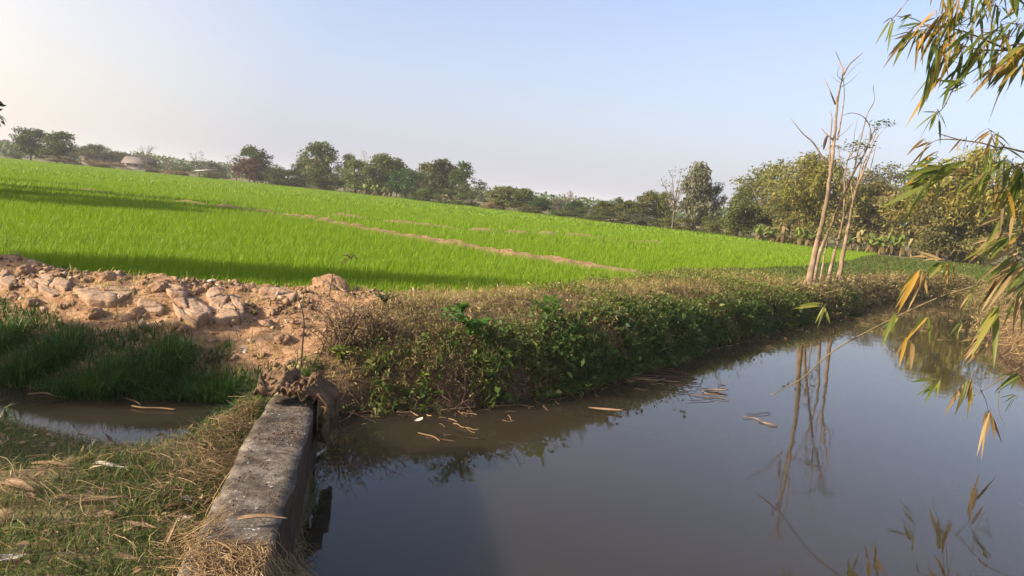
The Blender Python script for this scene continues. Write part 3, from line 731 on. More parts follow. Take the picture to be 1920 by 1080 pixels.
# the low cut bank round the far end of the pond
n2 = 5200; k = r.integers(13, 21, n2); t = r.random(n2)[:, None]; PP = POND[k] + (POND[k + 1] - POND[k]) * t; PP = PP + r.uniform(-.15, 1.1, (n2, 2)) * np.array([.35, 1.0])
k2 = (PP[:, 1] > 16.5); PP = PP[k2]; dd = sdist(PP[:, 0], PP[:, 1], POND); PP = PP[(dd > -.12) & (dd < 1.2)]; n2 = len(PP)
zz = np.maximum(height(PP[:, 0], PP[:, 1]), 0) - .02
D2 = nrm(r.normal(0, .6, (n2, 3)) + np.array([-.1, -.6, .6]))
sprigs(b, np.column_stack([PP, zz]), D2, r.uniform(.15, .40, n2), 7, .03, .09, r, .010)
tag(b.build('dead_weeds', M['brown_leaf']), 'dead brown weeds matted over the bank face', 'weeds', None, 'stuff')

# dry litter leaves caught on the bank
b = MB(); x, y, r = scatter(9000, -1.8, 12, 5.4, 20, 15)
mk = fields(x, y); z = height(x, y, mk)
ok = (mk[3] > .5) & (mk[0] > 0) & (mk[2] > .1) & (mk[2] < 3.5) & (mk[1] > .5) & (r.random(len(x)) < .45); x, y, z = x[ok], y[ok], z[ok]; n = len(x)
leaves(b, np.stack([x, y, z + r.uniform(.02, .12, n)], 1), r.normal(0, 1, (n, 3)) * np.array([1, 1, .4]), r.uniform(.03, .10, n), r.uniform(.01, .022, n), None, r)
tag(b.build('leaf_litter', M['straw']), 'scattered dry leaves caught in the weeds of the bank', 'leaf litter', None, 'stuff')

# rough grass on the verge and margins beyond the pond
x, y, r = scatter(330000, 2.5, 30, 8, 46, 18)
mk = fields(x, y); z = height(x, y, mk)
ok = (mk[0] > .02) & (mk[2] > -.1) & (x > (y - 17) * .30) & ((x > 7.2) | (y > 17.5)) & (x < y * .8 + 2) & (r.random(len(x)) < np.where((y < 19.5) & (x > 6), .12, 1) * np.minimum(1, 18 / y) * sstep(-.5, -.05, fbm(x, y, 1.5, 3, 57)))
x, y, z = x[ok], y[ok], z[ok]; n = len(x); b = MB()
green = sstep(16, 21, y) * .5
blades(b, np.stack([x, y, z - .01], 1), r.uniform(.05, .16, n), .012 * np.maximum(1, y / 12), r.uniform(0, 6.28, n), r.uniform(.2, 1.3, n), .7, np.clip(r.random(n) * .8 + .25 * fbm(x, y, 1, 3, 58) + .25 - green * .5, 0, 1), r)
tag(b.build('verge_grass', M['near_grass']), 'dull green grass on the verge beyond the far end of the pond', 'grass', None, 'stuff')

# ================================================================== ditch grass
def tussock(px, py, n, h, seed, label, spread=.16, z=None, lean0=0):
    c = hit(px, py) if z is None else on_z(px, py, z); r = np.random.default_rng(seed)
    a = r.uniform(0, 6.28, n); rad = spread * np.sqrt(r.random(n))
    P = np.stack([c[0] + np.cos(a) * rad, c[1] - .08 + np.sin(a) * rad, np.zeros(n)], 1); P[:, 2] = np.maximum(height(P[:, 0], P[:, 1]), 0) - .02
    b = MB(); blades(b, P - np.array([c[0], c[1], c[2]]), r.uniform(.55, 1.1, n) * h * .52, r.uniform(.007, .012, n), a + r.normal(0, .6, n), np.abs(r.normal(.55, .4, n)) + lean0, .8, np.clip(r.random(n) * .95, 0, 1), r)
    o = b.build('grass_tussock', M['ditch_grass']); o.location = c
    tag(o, label, 'grass', 'grass tussocks by the ditch')
for a in [(60, 700, 420, .62, 1, 'tall dark tussock at the left edge of the photo above the ditch'),
          (20, 640, 300, .5, 2, 'shaded tussock highest up the clay bank at the left edge'),
          (120, 660, 420, .55, 3, 'dark tussock below the broad pale clay slab'),
          (210, 722, 520, .62, 4, 'large spiky tussock leaning over the ditch water'),
          (275, 705, 460, .55, 5, 'drooping tussock right of the large spiky one'),
          (330, 668, 360, .45, 6, 'tussock under the grey clay slab with pale bent blades'),
          (150, 735, 320, .45, 7, 'low tussock whose blades touch the ditch water'),
          (408, 745, 300, .50, 8, 'lit yellowish green tussock near the crumpled sackcloth'),
          (440, 730, 220, .45, 9, 'thin tussock just behind the sackcloth'),
          (360, 730, 240, .42, 10, 'dark tussock in the corner where the ditch ends')]:
    tussock(*a)
x, y, r = scatter(34000, -7.5, -1.6, 5.4, 8.6, 16)
mk = fields(x, y); z = height(x, y, mk)
ok = (mk[3] > .4) & (mk[1] > -.12) & (mk[1] < .85 + fbm(x, y, .7, 3, 55) * 1.2 - .15 - .35 * sstep(-3.4, -2.2, x)) & (mk[0] > .2)
x, y, z = x[ok], y[ok], z[ok]; n = len(x); b = MB()
blades(b, np.stack([x, y, np.maximum(z, 0) - .02], 1), r.uniform(.07, .22, n) * (1 - .35 * sstep(.4, 1.0, mk[1][ok])), r.uniform(.007, .013, n), r.uniform(0, 6.28, n), r.uniform(.2, 1.5, n), .8, None, r)
tag(b.build('ditch_grass', M['ditch_grass']), 'dense dark green grass between the clay bank and the ditch', 'grass', None, 'stuff')

# ================================================================== near ground
x, y, r = scatter(60000, -4.6, -.35, 2.0, 5.6, 17)
mk = fields(x, y); z = height(x, y, mk)
px_wall = np.abs((x - cn[0]) * WSIDE[0] + (y - cn[1]) * WSIDE[1])
g = fbm(x, y, .45, 3, 56)
ok = (mk[3] < .6) & (mk[1] > -.06) & (mk[0] > -.04) & ~((px_wall < WW * .5 + .01) & (y > cn[1] - .05)) & (r.random(len(x)) < .25 + 1.1 * sstep(-.2, .2, g))
xa, ya, za, ga = x[ok], y[ok], z[ok], g[ok]; n = len(xa); b = MB()
rr = np.clip(r.random(n) * .9 - ga * .7 + .12, 0, 1)
blades(b, np.stack([xa, ya, za - .01], 1), r.uniform(.03, .12, n), r.uniform(.003, .007, n), r.uniform(0, 6.28, n), r.uniform(.2, 1.6, n), .7, rr, r)
tag(b.build('near_grass', M['near_grass']), 'short patchy grass on the near ground left of the concrete wall', 'grass', None, 'stuff')

def on_wall(x, y):
    u = (x - cn[0]) * WSIDE[0] + (y - cn[1]) * WSIDE[1]; v = (x - cn[0]) * WDIR[0] + (y - cn[1]) * WDIR[1]
    return abs(u) < WW * .5 and v > -.75
def top_z(x, y): return max(hz(x, y), ZW + .01) if on_wall(x, y) else hz(x, y)
x, y, r = scatter(7000, -4.6, -.4, 2.0, 5.4, 77)
mk = fields(x, y); z = height(x, y, mk); ok = (mk[1] > .03) & (mk[0] > .05) & ~np.array([abs((a - cn[0]) * WSIDE[0] + (c - cn[1]) * WSIDE[1]) < WW * .5 for a, c in zip(x, y)]) & (r.random(len(x)) < .15 + sstep(-.1, .2, fbm(x, y, .6, 3, 78)))
x, y, z = x[ok], y[ok], z[ok]; n = len(x); b = MB(); LL = r.uniform(.02, .07, n) * (1 + (r.random(n) < .12))
leaves(b, np.stack([x, y, z + r.uniform(.005, .06, n)], 1), r.normal(0, 1, (n, 3)) * np.array([1, 1, .3]), LL, LL * r.uniform(.2, .45, n), r.random(n) ** 1.6, r)
tag(b.build('near_litter', M['straw']), 'small brown leaf scraps strewn through the near grass', 'leaf litter', None, 'stuff')
def lying(name, mat, label, cat, boxes, seed, wd=(.003, .007), up=.05, wall='bare'):
    r = np.random.default_rng(seed); As = []; Bs = []; W = []
    for (px, py, sx, sy, n, l0, l1, ang, sp) in boxes:
        for k in range(n):
            p = hit(px + r.normal() * sx, py + r.normal() * sy, 20, 200).copy()
            if on_wall(p[0], p[1]):
                p = on_z(px + r.normal() * sx, py + abs(r.normal()) * sy, ZW)
                if wall == 'bare' or not on_wall(p[0], p[1]) or (p[1] - cn[1]) > .05 + .06 * r.normal(): continue
            h = ang + r.normal() * sp; l = r.uniform(l0, l1)
            q = p + np.array([math.cos(h), math.sin(h), 0]) * l; p[2] = top_z(p[0], p[1]); q[2] = top_z(q[0], q[1]); q[2] = q[2] if abs(q[2] - p[2]) < .2 else p[2] - .06
            if wall == 'bare' and on_wall(q[0], q[1]): continue
            u = r.uniform(0, up, 2); As.append(p + [0, 0, u[0]]); Bs.append(q + [0, 0, u[1]])
    As = np.array(As); Bs = np.array(Bs); n = len(As); b = MB()
    ribbons(b, As, Bs, np.linalg.norm(Bs - As, axis=1) * .14, r.uniform(*wd, n), None, r)
    tag(b.build(name, mat), label, cat, None, 'stuff')
lying('straw', M['straw'], 'heap of tan dry straw at the near end of the concrete wall', 'straw',
      [(450, 1045, 55, 30, 1500, .05, .17, -.3, .8), (340, 1045, 50, 22, 160, .06, .2, .2, 1), (505, 1045, 22, 34, 700, .05, .15, -.6, .7)], 61, (.002, .0048), .07, 'straw')
lying('dead_stems', M['straw'], 'bent brown grass stems along the left side of the concrete wall', 'dead grass',
      [(385, 890, 28, 40, 420, .06, .22, .9, .8), (330, 930, 40, 40, 230, .05, .18, .6, 1), (425, 800, 26, 26, 420, .06, .22, 1.3, 1), (90, 960, 90, 60, 220, .06, .22, .3, 1.2), (250, 860, 70, 22, 90, .06, .2, .3, 1.2), (450, 770, 20, 20, 150, .1, .3, 1.4, .9)], 62, (.0018, .0040), .10)

def sheath(px, py, L, W, ang, seed, mat, label, curl=.5, z=.02, tilt=0):
    """curled dry bamboo culm sheath lying at the pixel's ground point"""
    c = hit(px, py, 20).copy()
    if on_wall(c[0], c[1]): c = on_z(px, py, ZW + .01)
    r = np.random.default_rng(seed); nu, nv = 18, 9; vs = []
    L *= .82; W *= .8
    d = np.array([math.cos(ang), math.sin(ang), tilt]); s = np.array([-math.sin(ang), math.cos(ang), 0])
    for i in range(nu):
        t = i / (nu - 1); w = W * (min(1, t * 6) ** .5) * (1 - max(0, t - .55) / .45 * .85)
        for j in range(nv):
            u = j / (nv - 1) - .5
            p = d * (t - .5) * L + s * u * w * math.cos(curl * u * 1.5) + np.array([0, 0, 1]) * (curl * w * (u * u * 1.6) * (1 + .4 * math.sin(t * 5 + seed)) + .02 * L * math.sin(t * 4 + seed) + z + .015 * r.random() * W)
            vs.append(p)
    q = [(i * nv + j, i * nv + j + 1, (i + 1) * nv + j + 1, (i + 1) * nv + j) for i in range(nu - 1) for j in range(nv - 1)]
    b = MB(); b.add(vs, q); o = b.build('bamboo_sheath', mat, smooth=True); o.location = c
    m = o.modifiers.new('thick', 'SOLIDIFY'); m.thickness = .003
    tag(o, label, 'bamboo sheath', 'dry bamboo sheaths on the near grass')
for a in [(204, 884, .20, .055, .05, 1, M['pale_sheath'], 'flat whitish sheath lying alone in the middle of the near grass'),
          (165, 945, .42, .06, .35, 2, M['sheath'], 'long brown sheath slanting up to the right across the near grass'),
          (190, 978, .17, .09, .1, 3, M['sheath'], 'curled reddish brown sheath open like a trough'),
          (262, 998, .22, .05, -.25, 4, M['sheath'], 'pointed tan sheath right of the curled trough one'),
          (95, 882, .26, .05, -.05, 5, M['sheath'], 'faded flat sheath left of the whitish one'),
          (30, 925, .26, .09, -.2, 6, M['sheath'], 'wide brown sheath at the left edge half under grass'),
          (20, 985, .20, .10, .1, 7, M['sheath'], 'rolled fibrous sheath at the left edge below the wide one'),
          (168, 848, .12, .045, 1.3, 8, M['pale_sheath'], 'pale sheath standing upright near the ditch'),
          (350, 946, .10, .045, -.6, 9, M['pale_sheath'], 'small grey sheath against the side of the concrete wall'),
          (346, 985, .09, .06, .6, 10, M['pale_sheath'], 'rounded pale sheath at the near corner of the concrete wall'),
          (310, 1035, .24, .03, 1.45, 11, M['sheath'], 'narrow upright folded sheath beside the straw heap'),
          (490, 985, .26, .045, .25, 12, M['sheath'], 'tan sheath lying across the near end of the concrete wall'),
          (235, 1062, .14, .06, .2, 13, M['sheath'], 'dark reddish sheath at the bottom edge of the photo'),
          (20, 1062, .14, .07, .9, 14, M['pale_sheath'], 'grey curled sheath in the bottom left corner'),
          (400, 1072, .13, .06, .4, 15, M['sheath'], 'orange brown sheath in the straw at the bottom edge')]:
    sheath(*a, tilt=.9 if 'upright' in a[7] else 0, z=.03)

# ================================================================== floating debris on the pond
def stick(px, py, L, ang, rad, seed, label, group, mat=None, name='floating_stick'):
    c = on_z(px, py, .006); r = np.random.default_rng(seed)
    d = np.array([math.cos(ang), math.sin(ang), 0]); s = np.array([-d[1], d[0], 0])
    pts = [d * (t - .5) * L + s * L * .08 * r.normal() + np.array([0, 0, rad * .4 + .012 * r.random()]) for t in (0, .3, .65, 1)]
    b = MB(); tube(b, smooth_line(pts, 4), rad, 5, r.random() * .65)
    o = b.build(name, mat or M['straw']); o.location = c; tag(o, label, 'stick', group); return o
r = np.random.default_rng(71)
for k in range(30):
    t = r.random(); px = 1130 + t * 310 + r.normal() * 14; py = 690 + t * 82 + r.normal() * 17
    stick(px, py, r.uniform(.10, .42), r.normal(.05, .5), r.uniform(.003, .006), k, 'dry brown stick floating in the raft of debris beyond the weedy bank point', 'sticks floating in the pond', M['twig'] if k % 2 else M['straw'])
for k, (px, py) in enumerate([(1225, 700), (1240, 706), (1262, 698), (1215, 712), (1250, 716), (1275, 712), (1235, 690)]):
    stick(px, py, r.uniform(.3, .55), r.normal(.3, .5), .009, k + 50, 'dark wet stick in the clump of debris near the bank point', 'dark sticks in the pond', M['twig'])
for k in range(14):
    px = r.uniform(680, 1000); py = 775 + (px - 680) * .05 + r.uniform(0, 45)
    stick(px, py, r.uniform(.06, .26), r.normal(0, .7), r.uniform(.0022, .0042), k + 80, 'thin straw floating just below the shaded bank face', 'straws floating below the bank', M['twig'] if k % 2 else M['straw'])
for k in range(34):
    stick(r.uniform(1590, 1830), r.uniform(566, 640), r.uniform(.05, .5), r.normal(0, .4), r.uniform(.004, .010), k + 120, 'dry leaf scrap floating at the far shallow end of the pond', 'scraps at the far end of the pond', M['straw'], 'floating_scrap')
for k, (px, py, L, a) in enumerate([(265, 742, .30, .05), (290, 766, .36, .0), (95, 742, .35, .1), (245, 752, .3, -.3), (330, 735, .25, .4), (60, 728, .2, 0)]):
    stick(px, py, L, a, .008, k + 180, 'pale bamboo strip floating on the shaded ditch water', 'strips floating in the ditch')
r = np.random.default_rng(72)
for k in range(70):
    t = r.random() ** .8; px = 640 + t * 900; py = np.interp(px, [640, 830, 950, 1110, 1260, 1420, 1540], [776, 772, 760, 724, 678, 626, 604]) + abs(r.normal()) * 16
    stick(px, py, r.uniform(.03, .16), r.uniform(0, 3.1), r.uniform(.003, .006), k + 300, 'tiny dead leaf scrap floating along the foot of the weedy bank', 'scraps floating along the bank', M['twig'] if k % 3 == 0 else M['straw'], 'floating_scrap')
def float_leaf(px, py, L, W, ang, label, mat):
    c = on_z(px, py, .008); d = np.array([math.cos(ang), math.sin(ang), 0]); s = np.array([-d[1], d[0], 0]); vs = []
    for i in range(9):
        t = i / 8; w = W * math.sin(math.pi * min(1, t * .9 + .08)) ** .7
        for j in (-1, 0, 1): vs.append(d * (t - .5) * L + s * j * w / 2 + np.array([0, 0, .012 * abs(j) + .02 * t * t]))
    b = MB(); b.add(vs, [(i * 3 + j, i * 3 + j + 1, i * 3 + 4 + j, i * 3 + 3 + j) for i in range(8) for j in range(2)])
    o = b.build('floating_leaf', mat, smooth=True); o.location = c; tag(o, label, 'leaf')
float_leaf(1135, 770, .34, .07, -.15, 'long brown bamboo sheath floating off the weedy bank', M['sheath'])
float_leaf(785, 790, .09, .05, .8, 'small pale leaf afloat in the shaded water below the bank', M['pale_sheath'])
float_leaf(597, 855, .16, .035, 1.2, 'pale leaf afloat beside the foot of the concrete wall', M['pale_sheath'])
float_leaf(1345, 733, .26, .05, .1, 'tan flat leaf afloat at the outer edge of the debris raft', M['sheath'])

# ================================================================== individual weeds on the bank
def frond_weed(px, py, h, seed, label, mat, n=5, name='green_weed', cat='weed', arch=.6, base=None, lw=.022, ll=.06, pairs=9):
    c = hit(px, py) if base is None else np.array(base); r = np.random.default_rng(seed); b = MB(); st = MB()
    for k in range(n):
        a = r.uniform(0, 6.28) if n > 1 else -1.2; out = arch * r.uniform(.3, 1.2) * h
        pts = smooth_line([np.zeros(3), np.array([math.cos(a) * out * .25, math.sin(a) * out * .25, h * .55]), np.array([math.cos(a) * out, math.sin(a) * out, h * r.uniform(.7, 1.0)])], 6)
        tube(st, pts, np.linspace(.005, .002, len(pts)), 4, .2)
        P = []; D = []
        for i in range(pairs):
            t = .3 + .7 * i / (pairs - 1); f = t * (len(pts) - 1); q = pts[int(f)] + (pts[min(int(f) + 1, len(pts) - 1)] - pts[int(f)]) * (f % 1)
            tg = nrm(pts[min(int(f) + 1, len(pts) - 1)] - pts[max(int(f) - 1, 0)]); sd_ = nrm(np.cross(tg, [0, 0, 1.0]) + 1e-6)
            for s in (-1, 1): P.append(q); D.append(sd_ * s + tg * .5 + r.normal(0, .12, 3))
        leaves(b, np.array(P), np.array(D), ll * r.uniform(.8, 1.2), lw, None, r)
    o = empty(name, c, label, cat, None)
    st.build('stem', M['twig'], o); b.build('leaves', mat, o)
    return o
for a in [(885, 655, .42, 1, 'bright green broad leaved weed halfway down the shaded bank', M['bright_weed'], 6, .04, .10),
          (1030, 625, .40, 2, 'bright green weed with upright leaf on the bank, right of the first bright one', M['bright_weed'], 4, .04, .11),
          (860, 595, .16, 3, 'small bright weed pair at the top of the shaded bank face', M['bright_weed'], 5, .035, .07),
          (960, 690, .40, 4, 'feathery weed arching over the water at the lower middle of the bank', M['weed'], 7, .014, .05),
          (1205, 668, .34, 5, 'bluish feathery weed at the water edge near the debris raft', M['weed'], 6, .014, .05),
          (905, 735, .28, 6, 'low feathery weed touching the water under the bright green one', M['weed'], 7, .014, .05),
          (640, 690, .22, 7, 'pale yellow green leafy weed beside the end of the sackcloth', M['weed_lit'], 9, .03, .05),
          (1270, 600, .30, 8, 'bushy green weed on the bank shoulder right of centre', M['weed'], 10, .022, .05),
          (1150, 620, .30, 9, 'dark bushy weed overhanging the water, left of the shoulder weed', M['weed'], 10, .022, .05),
          (720, 580, .20, 10, 'dark green creeping weed on the bank top by the twig shrub', M['weed'], 12, .018, .04)]:
    frond_weed(*a[:7], lw=a[7], ll=a[8])

# twig shrub
def twig_shrub(px, py, seed, label, n, h, spread, rad, name='twig_shrub'):
    c = hit(px, py); r = np.random.default_rng(seed); b = MB(); lv = MB()
    for k in range(n):
        a = r.uniform(0, 6.28); o_ = spread * r.random(); hh = h * r.uniform(.4, 1)
        p1 = np.array([math.cos(a) * o_ * .4, math.sin(a) * o_ * .3, hh * .5]); p2 = np.array([math.cos(a) * o_ * 1.2 + r.normal() * .06, math.sin(a) * o_ * .8, hh])
        s = np.array([r.normal() * spread * .35, r.normal() * spread * .2, -.05])
        pts = smooth_line([s, s * .5 + p1 + r.normal(0, .03, 3), s + p2], 5)
        tube(b, pts, np.linspace(rad, rad * .35, len(pts)), 4, r.random())
        for q in range(5):
            i = r.integers(2, len(pts)); e = pts[i] + nrm(r.normal(0, 1, 3) + [0, 0, .4]) * r.uniform(.05, .18)
            tube(b, smooth_line([pts[i], (pts[i] + e) / 2 + r.normal(0, .015, 3), e], 3), np.linspace(rad * .45, rad * .2, 7), 3, r.random())
            leaves(lv, e[None] + r.normal(0, .03, (3, 3)), r.normal(0, 1, (3, 3)), .035, .014, None, r)
    o = empty(name, c, label, 'shrub'); b.build('twigs', M['twig'], o); lv.build('leaves', M['brown_leaf'], o)
twig_shrub(640, 665, 1, 'leafless purple brown twig shrub on the bank behind the sackcloth', 60, .62, .34, .0055)
twig_shrub(700, 640, 2, 'brown twig tangle right of the purple brown shrub', 40, .40, .36, .005)
def bare_sapling(pts_px, D, rad, label, twigs=(), leaf=None):
    P = [at_depth(a, b_, D) for a, b_ in pts_px]; base = P[0]
    o = empty('sapling', base, label, 'sapling'); b = MB()
    tube(b, smooth_line([p - base for p in P], 5), np.linspace(rad, rad * .45, 5 * (len(P) - 1) + 1), 5, .2)
    for t in twigs: 
        q = [at_depth(a, b_, D) - base for a, b_ in t]; tube(b, smooth_line(q, 5), np.linspace(rad * .5, rad * .25, len(smooth_line(q, 5))), 4, .15)
    b.build('stem', M['twig'], o)
    if leaf:
        l = MB(); r = np.random.default_rng(5)
        for (a, b_, n) in leaf:
            p = at_depth(a, b_, D) - base; leaves(l, p + r.normal(0, .015, (n, 3)), r.normal(0, 1, (n, 3)) + [.6, 0, .3], .07, .016, .3, r)
        l.build('leaves', M['twig'], o)
bs = hit(563, 706)
bare_sapling([(563, 708), (566, 660), (570, 610), (566, 580), (558, 556)], bs[1], .009, 'single thin bare reddish stem standing behind the concrete wall', [[(569, 630), (590, 600)]])
bs = hit(616, 560)
bare_sapling([(616, 562), (622, 525), (626, 490)], bs[1], .006, 'thin dark sapling with a forked leafy tip rising in front of the rice', [[(621, 530), (640, 500), (662, 475)], [(624, 508), (612, 488)]], [(652, 478, 7), (662, 480, 6), (640, 490, 4)])
bs = hit(1598, 555)
for (pp, l) in [([(1600, 538), (1618, 510), (1637, 485)], 'bare stick leaning right on the pond bank below the pale saplings'),
                ([(1668, 520), (1663, 495), (1656, 488)], 'short dark stick standing on the far green verge')]:
    bare_sapling(pp, hit(*pp[0])[1], .02, l)
# ================================================================== tree prototypes (unit height, unit width)
def crown_clumps(cs, rs, per, lsz, rng, flat=.75, lw=.6, outward=.5):
    b = MB()
    for c, rad in zip(cs, rs):
        n = int(per * (rad / .12) ** 2)
        v = nrm(rng.normal(0, 1, (n, 3))) * (rng.random((n, 1)) ** .45) * rad * np.array([1, 1, flat])
        D = nrm(v / rad * outward + rng.normal(0, .7, (n, 3)) + np.array([0, 0, -.15]))
        s = rng.uniform(.6, 1.35, n) * lsz
        base = np.clip(rng.normal(.45, .1), 0, 1)
        leaves(b, c + v, D, s, s * lw, np.clip(base + rng.normal(0, .22, n), 0, 1), rng)
    return b
def skeleton(cs, rng, trunk_r=.02, fork=.32, lean=.0, nl=9):
    b = MB(); top = np.array([lean, 0, fork])
    tube(b, smooth_line([np.array([0, 0, -.03]), np.array([lean * .4, .01, fork * .5]), top, np.array([lean * 1.3, 0, .62])], 4), np.linspace(trunk_r, trunk_r * .45, 13), 6)
    for i in rng.permutation(len(cs))[:nl]:
        c = cs[i]; f = top * rng.uniform(.7, 1.2)
        tube(b, smooth_line([f, f * .45 + c * .55 + rng.normal(0, .02, 3) + [0, 0, -.03], c], 4), np.linspace(trunk_r * .5, trunk_r * .15, 9), 4)
    return b
def ell(n, ctr, rad, rng, shell=.45):
    v = nrm(rng.normal(0, 1, (n, 3))) * (rng.random((n, 1)) ** shell) * np.array(rad)
    return v + np.array(ctr)
PROTO = {}
def proto(key, cs, rs, per, lsz, seed, trunk_r=.02, fork=.3, flat=.75, lw=.6, nl=9):
    rng = np.random.default_rng(seed)
    PROTO[key] = (crown_clumps(cs, rs, per, lsz, rng, flat, lw).mesh('crown_' + key, M['dark_leaf']), skeleton(cs, rng, trunk_r, fork, nl=nl).mesh('trunk_' + key, M['bark'], True))
for k in range(4):
    g = np.random.default_rng(100 + k)
    cs = np.vstack([ell(30, (0, 0, .58), (.38, .38, .34), g), ell(14, (0, 0, .28), (.36, .36, .18), g), ell(8, (0, 0, .86), (.22, .22, .10), g)])
    proto('round%d' % k, cs, g.uniform(.08, .155, len(cs)), 95, .050, 200 + k, .03, .3)
for k in range(2):
    g = np.random.default_rng(110 + k)
    cs = np.vstack([ell(26, (0, 0, .60), (.34, .34, .36), g), ell(6, (0, 0, .25), (.25, .25, .1), g), ell(7, (0, 0, .88), (.16, .16, .09), g)])
    proto('tall%d' % k, cs, g.uniform(.08, .14, len(cs)), 85, .042, 210 + k, .018, .35)
for k in range(2):
    g = np.random.default_rng(120 + k)
    cs = np.vstack([ell(26, (0, 0, .70), (.44, .44, .24), g, .3), ell(10, (0, 0, .38), (.38, .38, .16), g)])
    proto('layer%d' % k, cs, g.uniform(.06, .13, len(cs)), 85, .036, 220 + k, .022, .35, .5, .55, 16)
for k in range(3):
    g = np.random.default_rng(130 + k)
    cs = np.vstack([ell(24, (0, 0, .42), (.40, .40, .38), g), ell(10, (0, 0, .15), (.40, .40, .12), g)])
    proto('bush%d' % k, cs, g.uniform(.08, .16, len(cs)), 130, .040, 230 + k, .02, .2)
for k in range(2):     # half-leafless: many limbs, few leaves
    g = np.random.default_rng(140 + k)
    cs = np.vstack([ell(24, (0, 0, .66), (.36, .36, .30), g, .3), ell(6, (0, 0, .35), (.3, .3, .12), g)])
    proto('sparse%d' % k, cs, g.uniform(.05, .10, len(cs)), 30, .038, 240 + k, .018, .35, .8, .55, 26)
for k in range(2):     # bamboo thicket: arching plumes
    g = np.random.default_rng(150 + k); b = MB(); s = MB()
    for j in range(70):
        a = g.uniform(0, 6.28); o_ = g.uniform(.08, .5); h = g.uniform(.55, 1.0) * (1.05 - .5 * o_)
        p = smooth_line([np.array([math.cos(a) * .1 * g.random(), math.sin(a) * .1 * g.random(), 0]), np.array([math.cos(a) * o_ * .35, math.sin(a) * o_ * .35, h * .72]),
                         np.array([math.cos(a) * o_ * .8, math.sin(a) * o_ * .8, h]), np.array([math.cos(a) * o_ * 1.1, math.sin(a) * o_ * 1.1, h * .86])], 6)
        tube(s, p, np.linspace(.007, .002, len(p)), 3, .5, False)
        n = 110; t = g.random(n) ** .8; idx = t * (len(p) - 1.01); i = idx.astype(int); q = p[i] + (p[i + 1] - p[i]) * (idx - i)[:, None]
        q = q + g.normal(0, .035, (n, 3)); D = g.normal(0, .6, (n, 3)) + np.array([math.cos(a) * .5, math.sin(a) * .5, -.35])
        leaves(b, q, D, g.uniform(.03, .06, n), .016, np.clip(g.normal(.45, .25, n) , 0, 1), g)
    PROTO['bamboo%d' % k] = (b.mesh('crown_bamboo', M['gold_leaf']), s.mesh('trunk_bamboo', M['bamboo_stalk']))
def bare_proto(seed):
    g = np.random.default_rng(seed); s = MB()
    def br(p, d, L, r, lv):
        e = p + d * L; mid = (p + e) / 2 + g.normal(0, L * .06, 3); pts = smooth_line([p, mid, e], 3)
        tube(s, pts, np.linspace(r, r * .6, len(pts)), 4, .5, False)
        if lv: 
            for _ in range(3 if lv > 2 else 2 + (g.random() < .5)):
                br(e if g.random() < .6 else mid, nrm(d + g.normal(0, .42, 3) + [0, 0, .12]), L * g.uniform(.6, .85), r * .6, lv - 1)
    br(np.zeros(3), np.array([0, 0, 1.0]), .34, .016, 5)
    co = np.vstack(s.v); sc = np.array([1 / np.ptp(co[:, 0]), 1 / np.ptp(co[:, 1]), 1 / co[:, 2].max()])
    s.v = [v * sc for v in s.v]; c = np.vstack(s.v); g2 = np.random.default_rng(seed + 1)
    tips = c[c[:, 2] > .5]; tips = tips[g2.integers(0, len(tips), 260)]
    b = MB(); leaves(b, tips, g2.normal(0, 1, (260, 3)), .03, .02, None, g2)
    return b.mesh('crown_bare', M['brown_leaf']), s.mesh('trunk_bare', M['bark'])
PROTO['bare0'] = bare_proto(160); PROTO['bare1'] = bare_proto(170)

def banana_proto(seed):
    g = np.random.default_rng(seed); b = MB(); s = MB()
    tube(s, smooth_line([np.array([0, 0, -.03]), np.array([.01, 0, .2]), np.array([0, .01, .36])], 4), np.linspace(.05, .035, 9), 6)
    for k in range(15):
        a = k * 2.4 + g.normal() * .3; dry = k > 9; rise = g.uniform(.2, .62) if not dry else g.uniform(-.1, .08); out = g.uniform(.25, .6) if not dry else g.uniform(.2, .4); d = np.array([math.cos(a), math.sin(a), 0]); sd_ = np.array([-d[1], d[0], 0])
        mid = smooth_line([np.array([0, 0, .34]), d * out * .4 + [0, 0, .36 + rise], d * out + [0, 0, (.34 + rise * g.uniform(.3, .9)) if not dry else .05]], 5); m = len(mid); vs = []
        for i, p in enumerate(mid):
            w = .085 * math.sin(math.pi * min(.97, .12 + .85 * i / (m - 1))) ** .6
            vs += [p - sd_ * w + [0, 0, -w * .3], p, p + sd_ * w + [0, 0, -w * .3]]
        b.add(vs, [(i * 3 + j, i * 3 + j + 1, i * 3 + 4 + j, i * 3 + 3 + j) for i in range(m - 1) for j in range(2)], None, g.uniform(.3, 1) if not dry else 0.0)
    return b.mesh('leaves_banana', M['banana_leaf']), s.mesh('trunk_banana', M['brown_leaf'])
PROTO['banana0'] = banana_proto(180); PROTO['banana1'] = banana_proto(181)

FIELD_Z = .58
TREE_RNG = np.random.default_rng(77)
def tree(key, px, top, w, mat, label, k=1.0, name='tree', cat='tree', group=None, D=None, crown='crown', trunk='trunk', rz=None, depth=None):
    D = float(EDGE_D(px)) * k if D is None else D
    x = (px - 960) / FPX * D; z0 = hz(x, D)
    # height of the thing whose top shows at pixel row top
    H = (at_depth(px, top, D)[2] - z0) * (1.12 if 420 < px < 1250 else 1.05); W = w / FPX * D * (1.0 if key.startswith(('banana', 'bare')) else 1.4)
    x = at_depth(px, top + .6 * (horizon(px) + 20 - top), D)[0]
    z0 = hz(x, D)
    o = empty(name, (x, D, z0), label, cat, group, TREE_RNG.uniform(0, 6.28) if rz is None else rz)
    o.scale = (W, W if depth is None else depth, H)
    cm, tm = PROTO[key]
    t = link(trunk, tm, o)
    c = link(crown, cm, o)
    if mat:
        c.material_slots[0].link = 'OBJECT'; c.material_slots[0].material = M[mat]
    return o
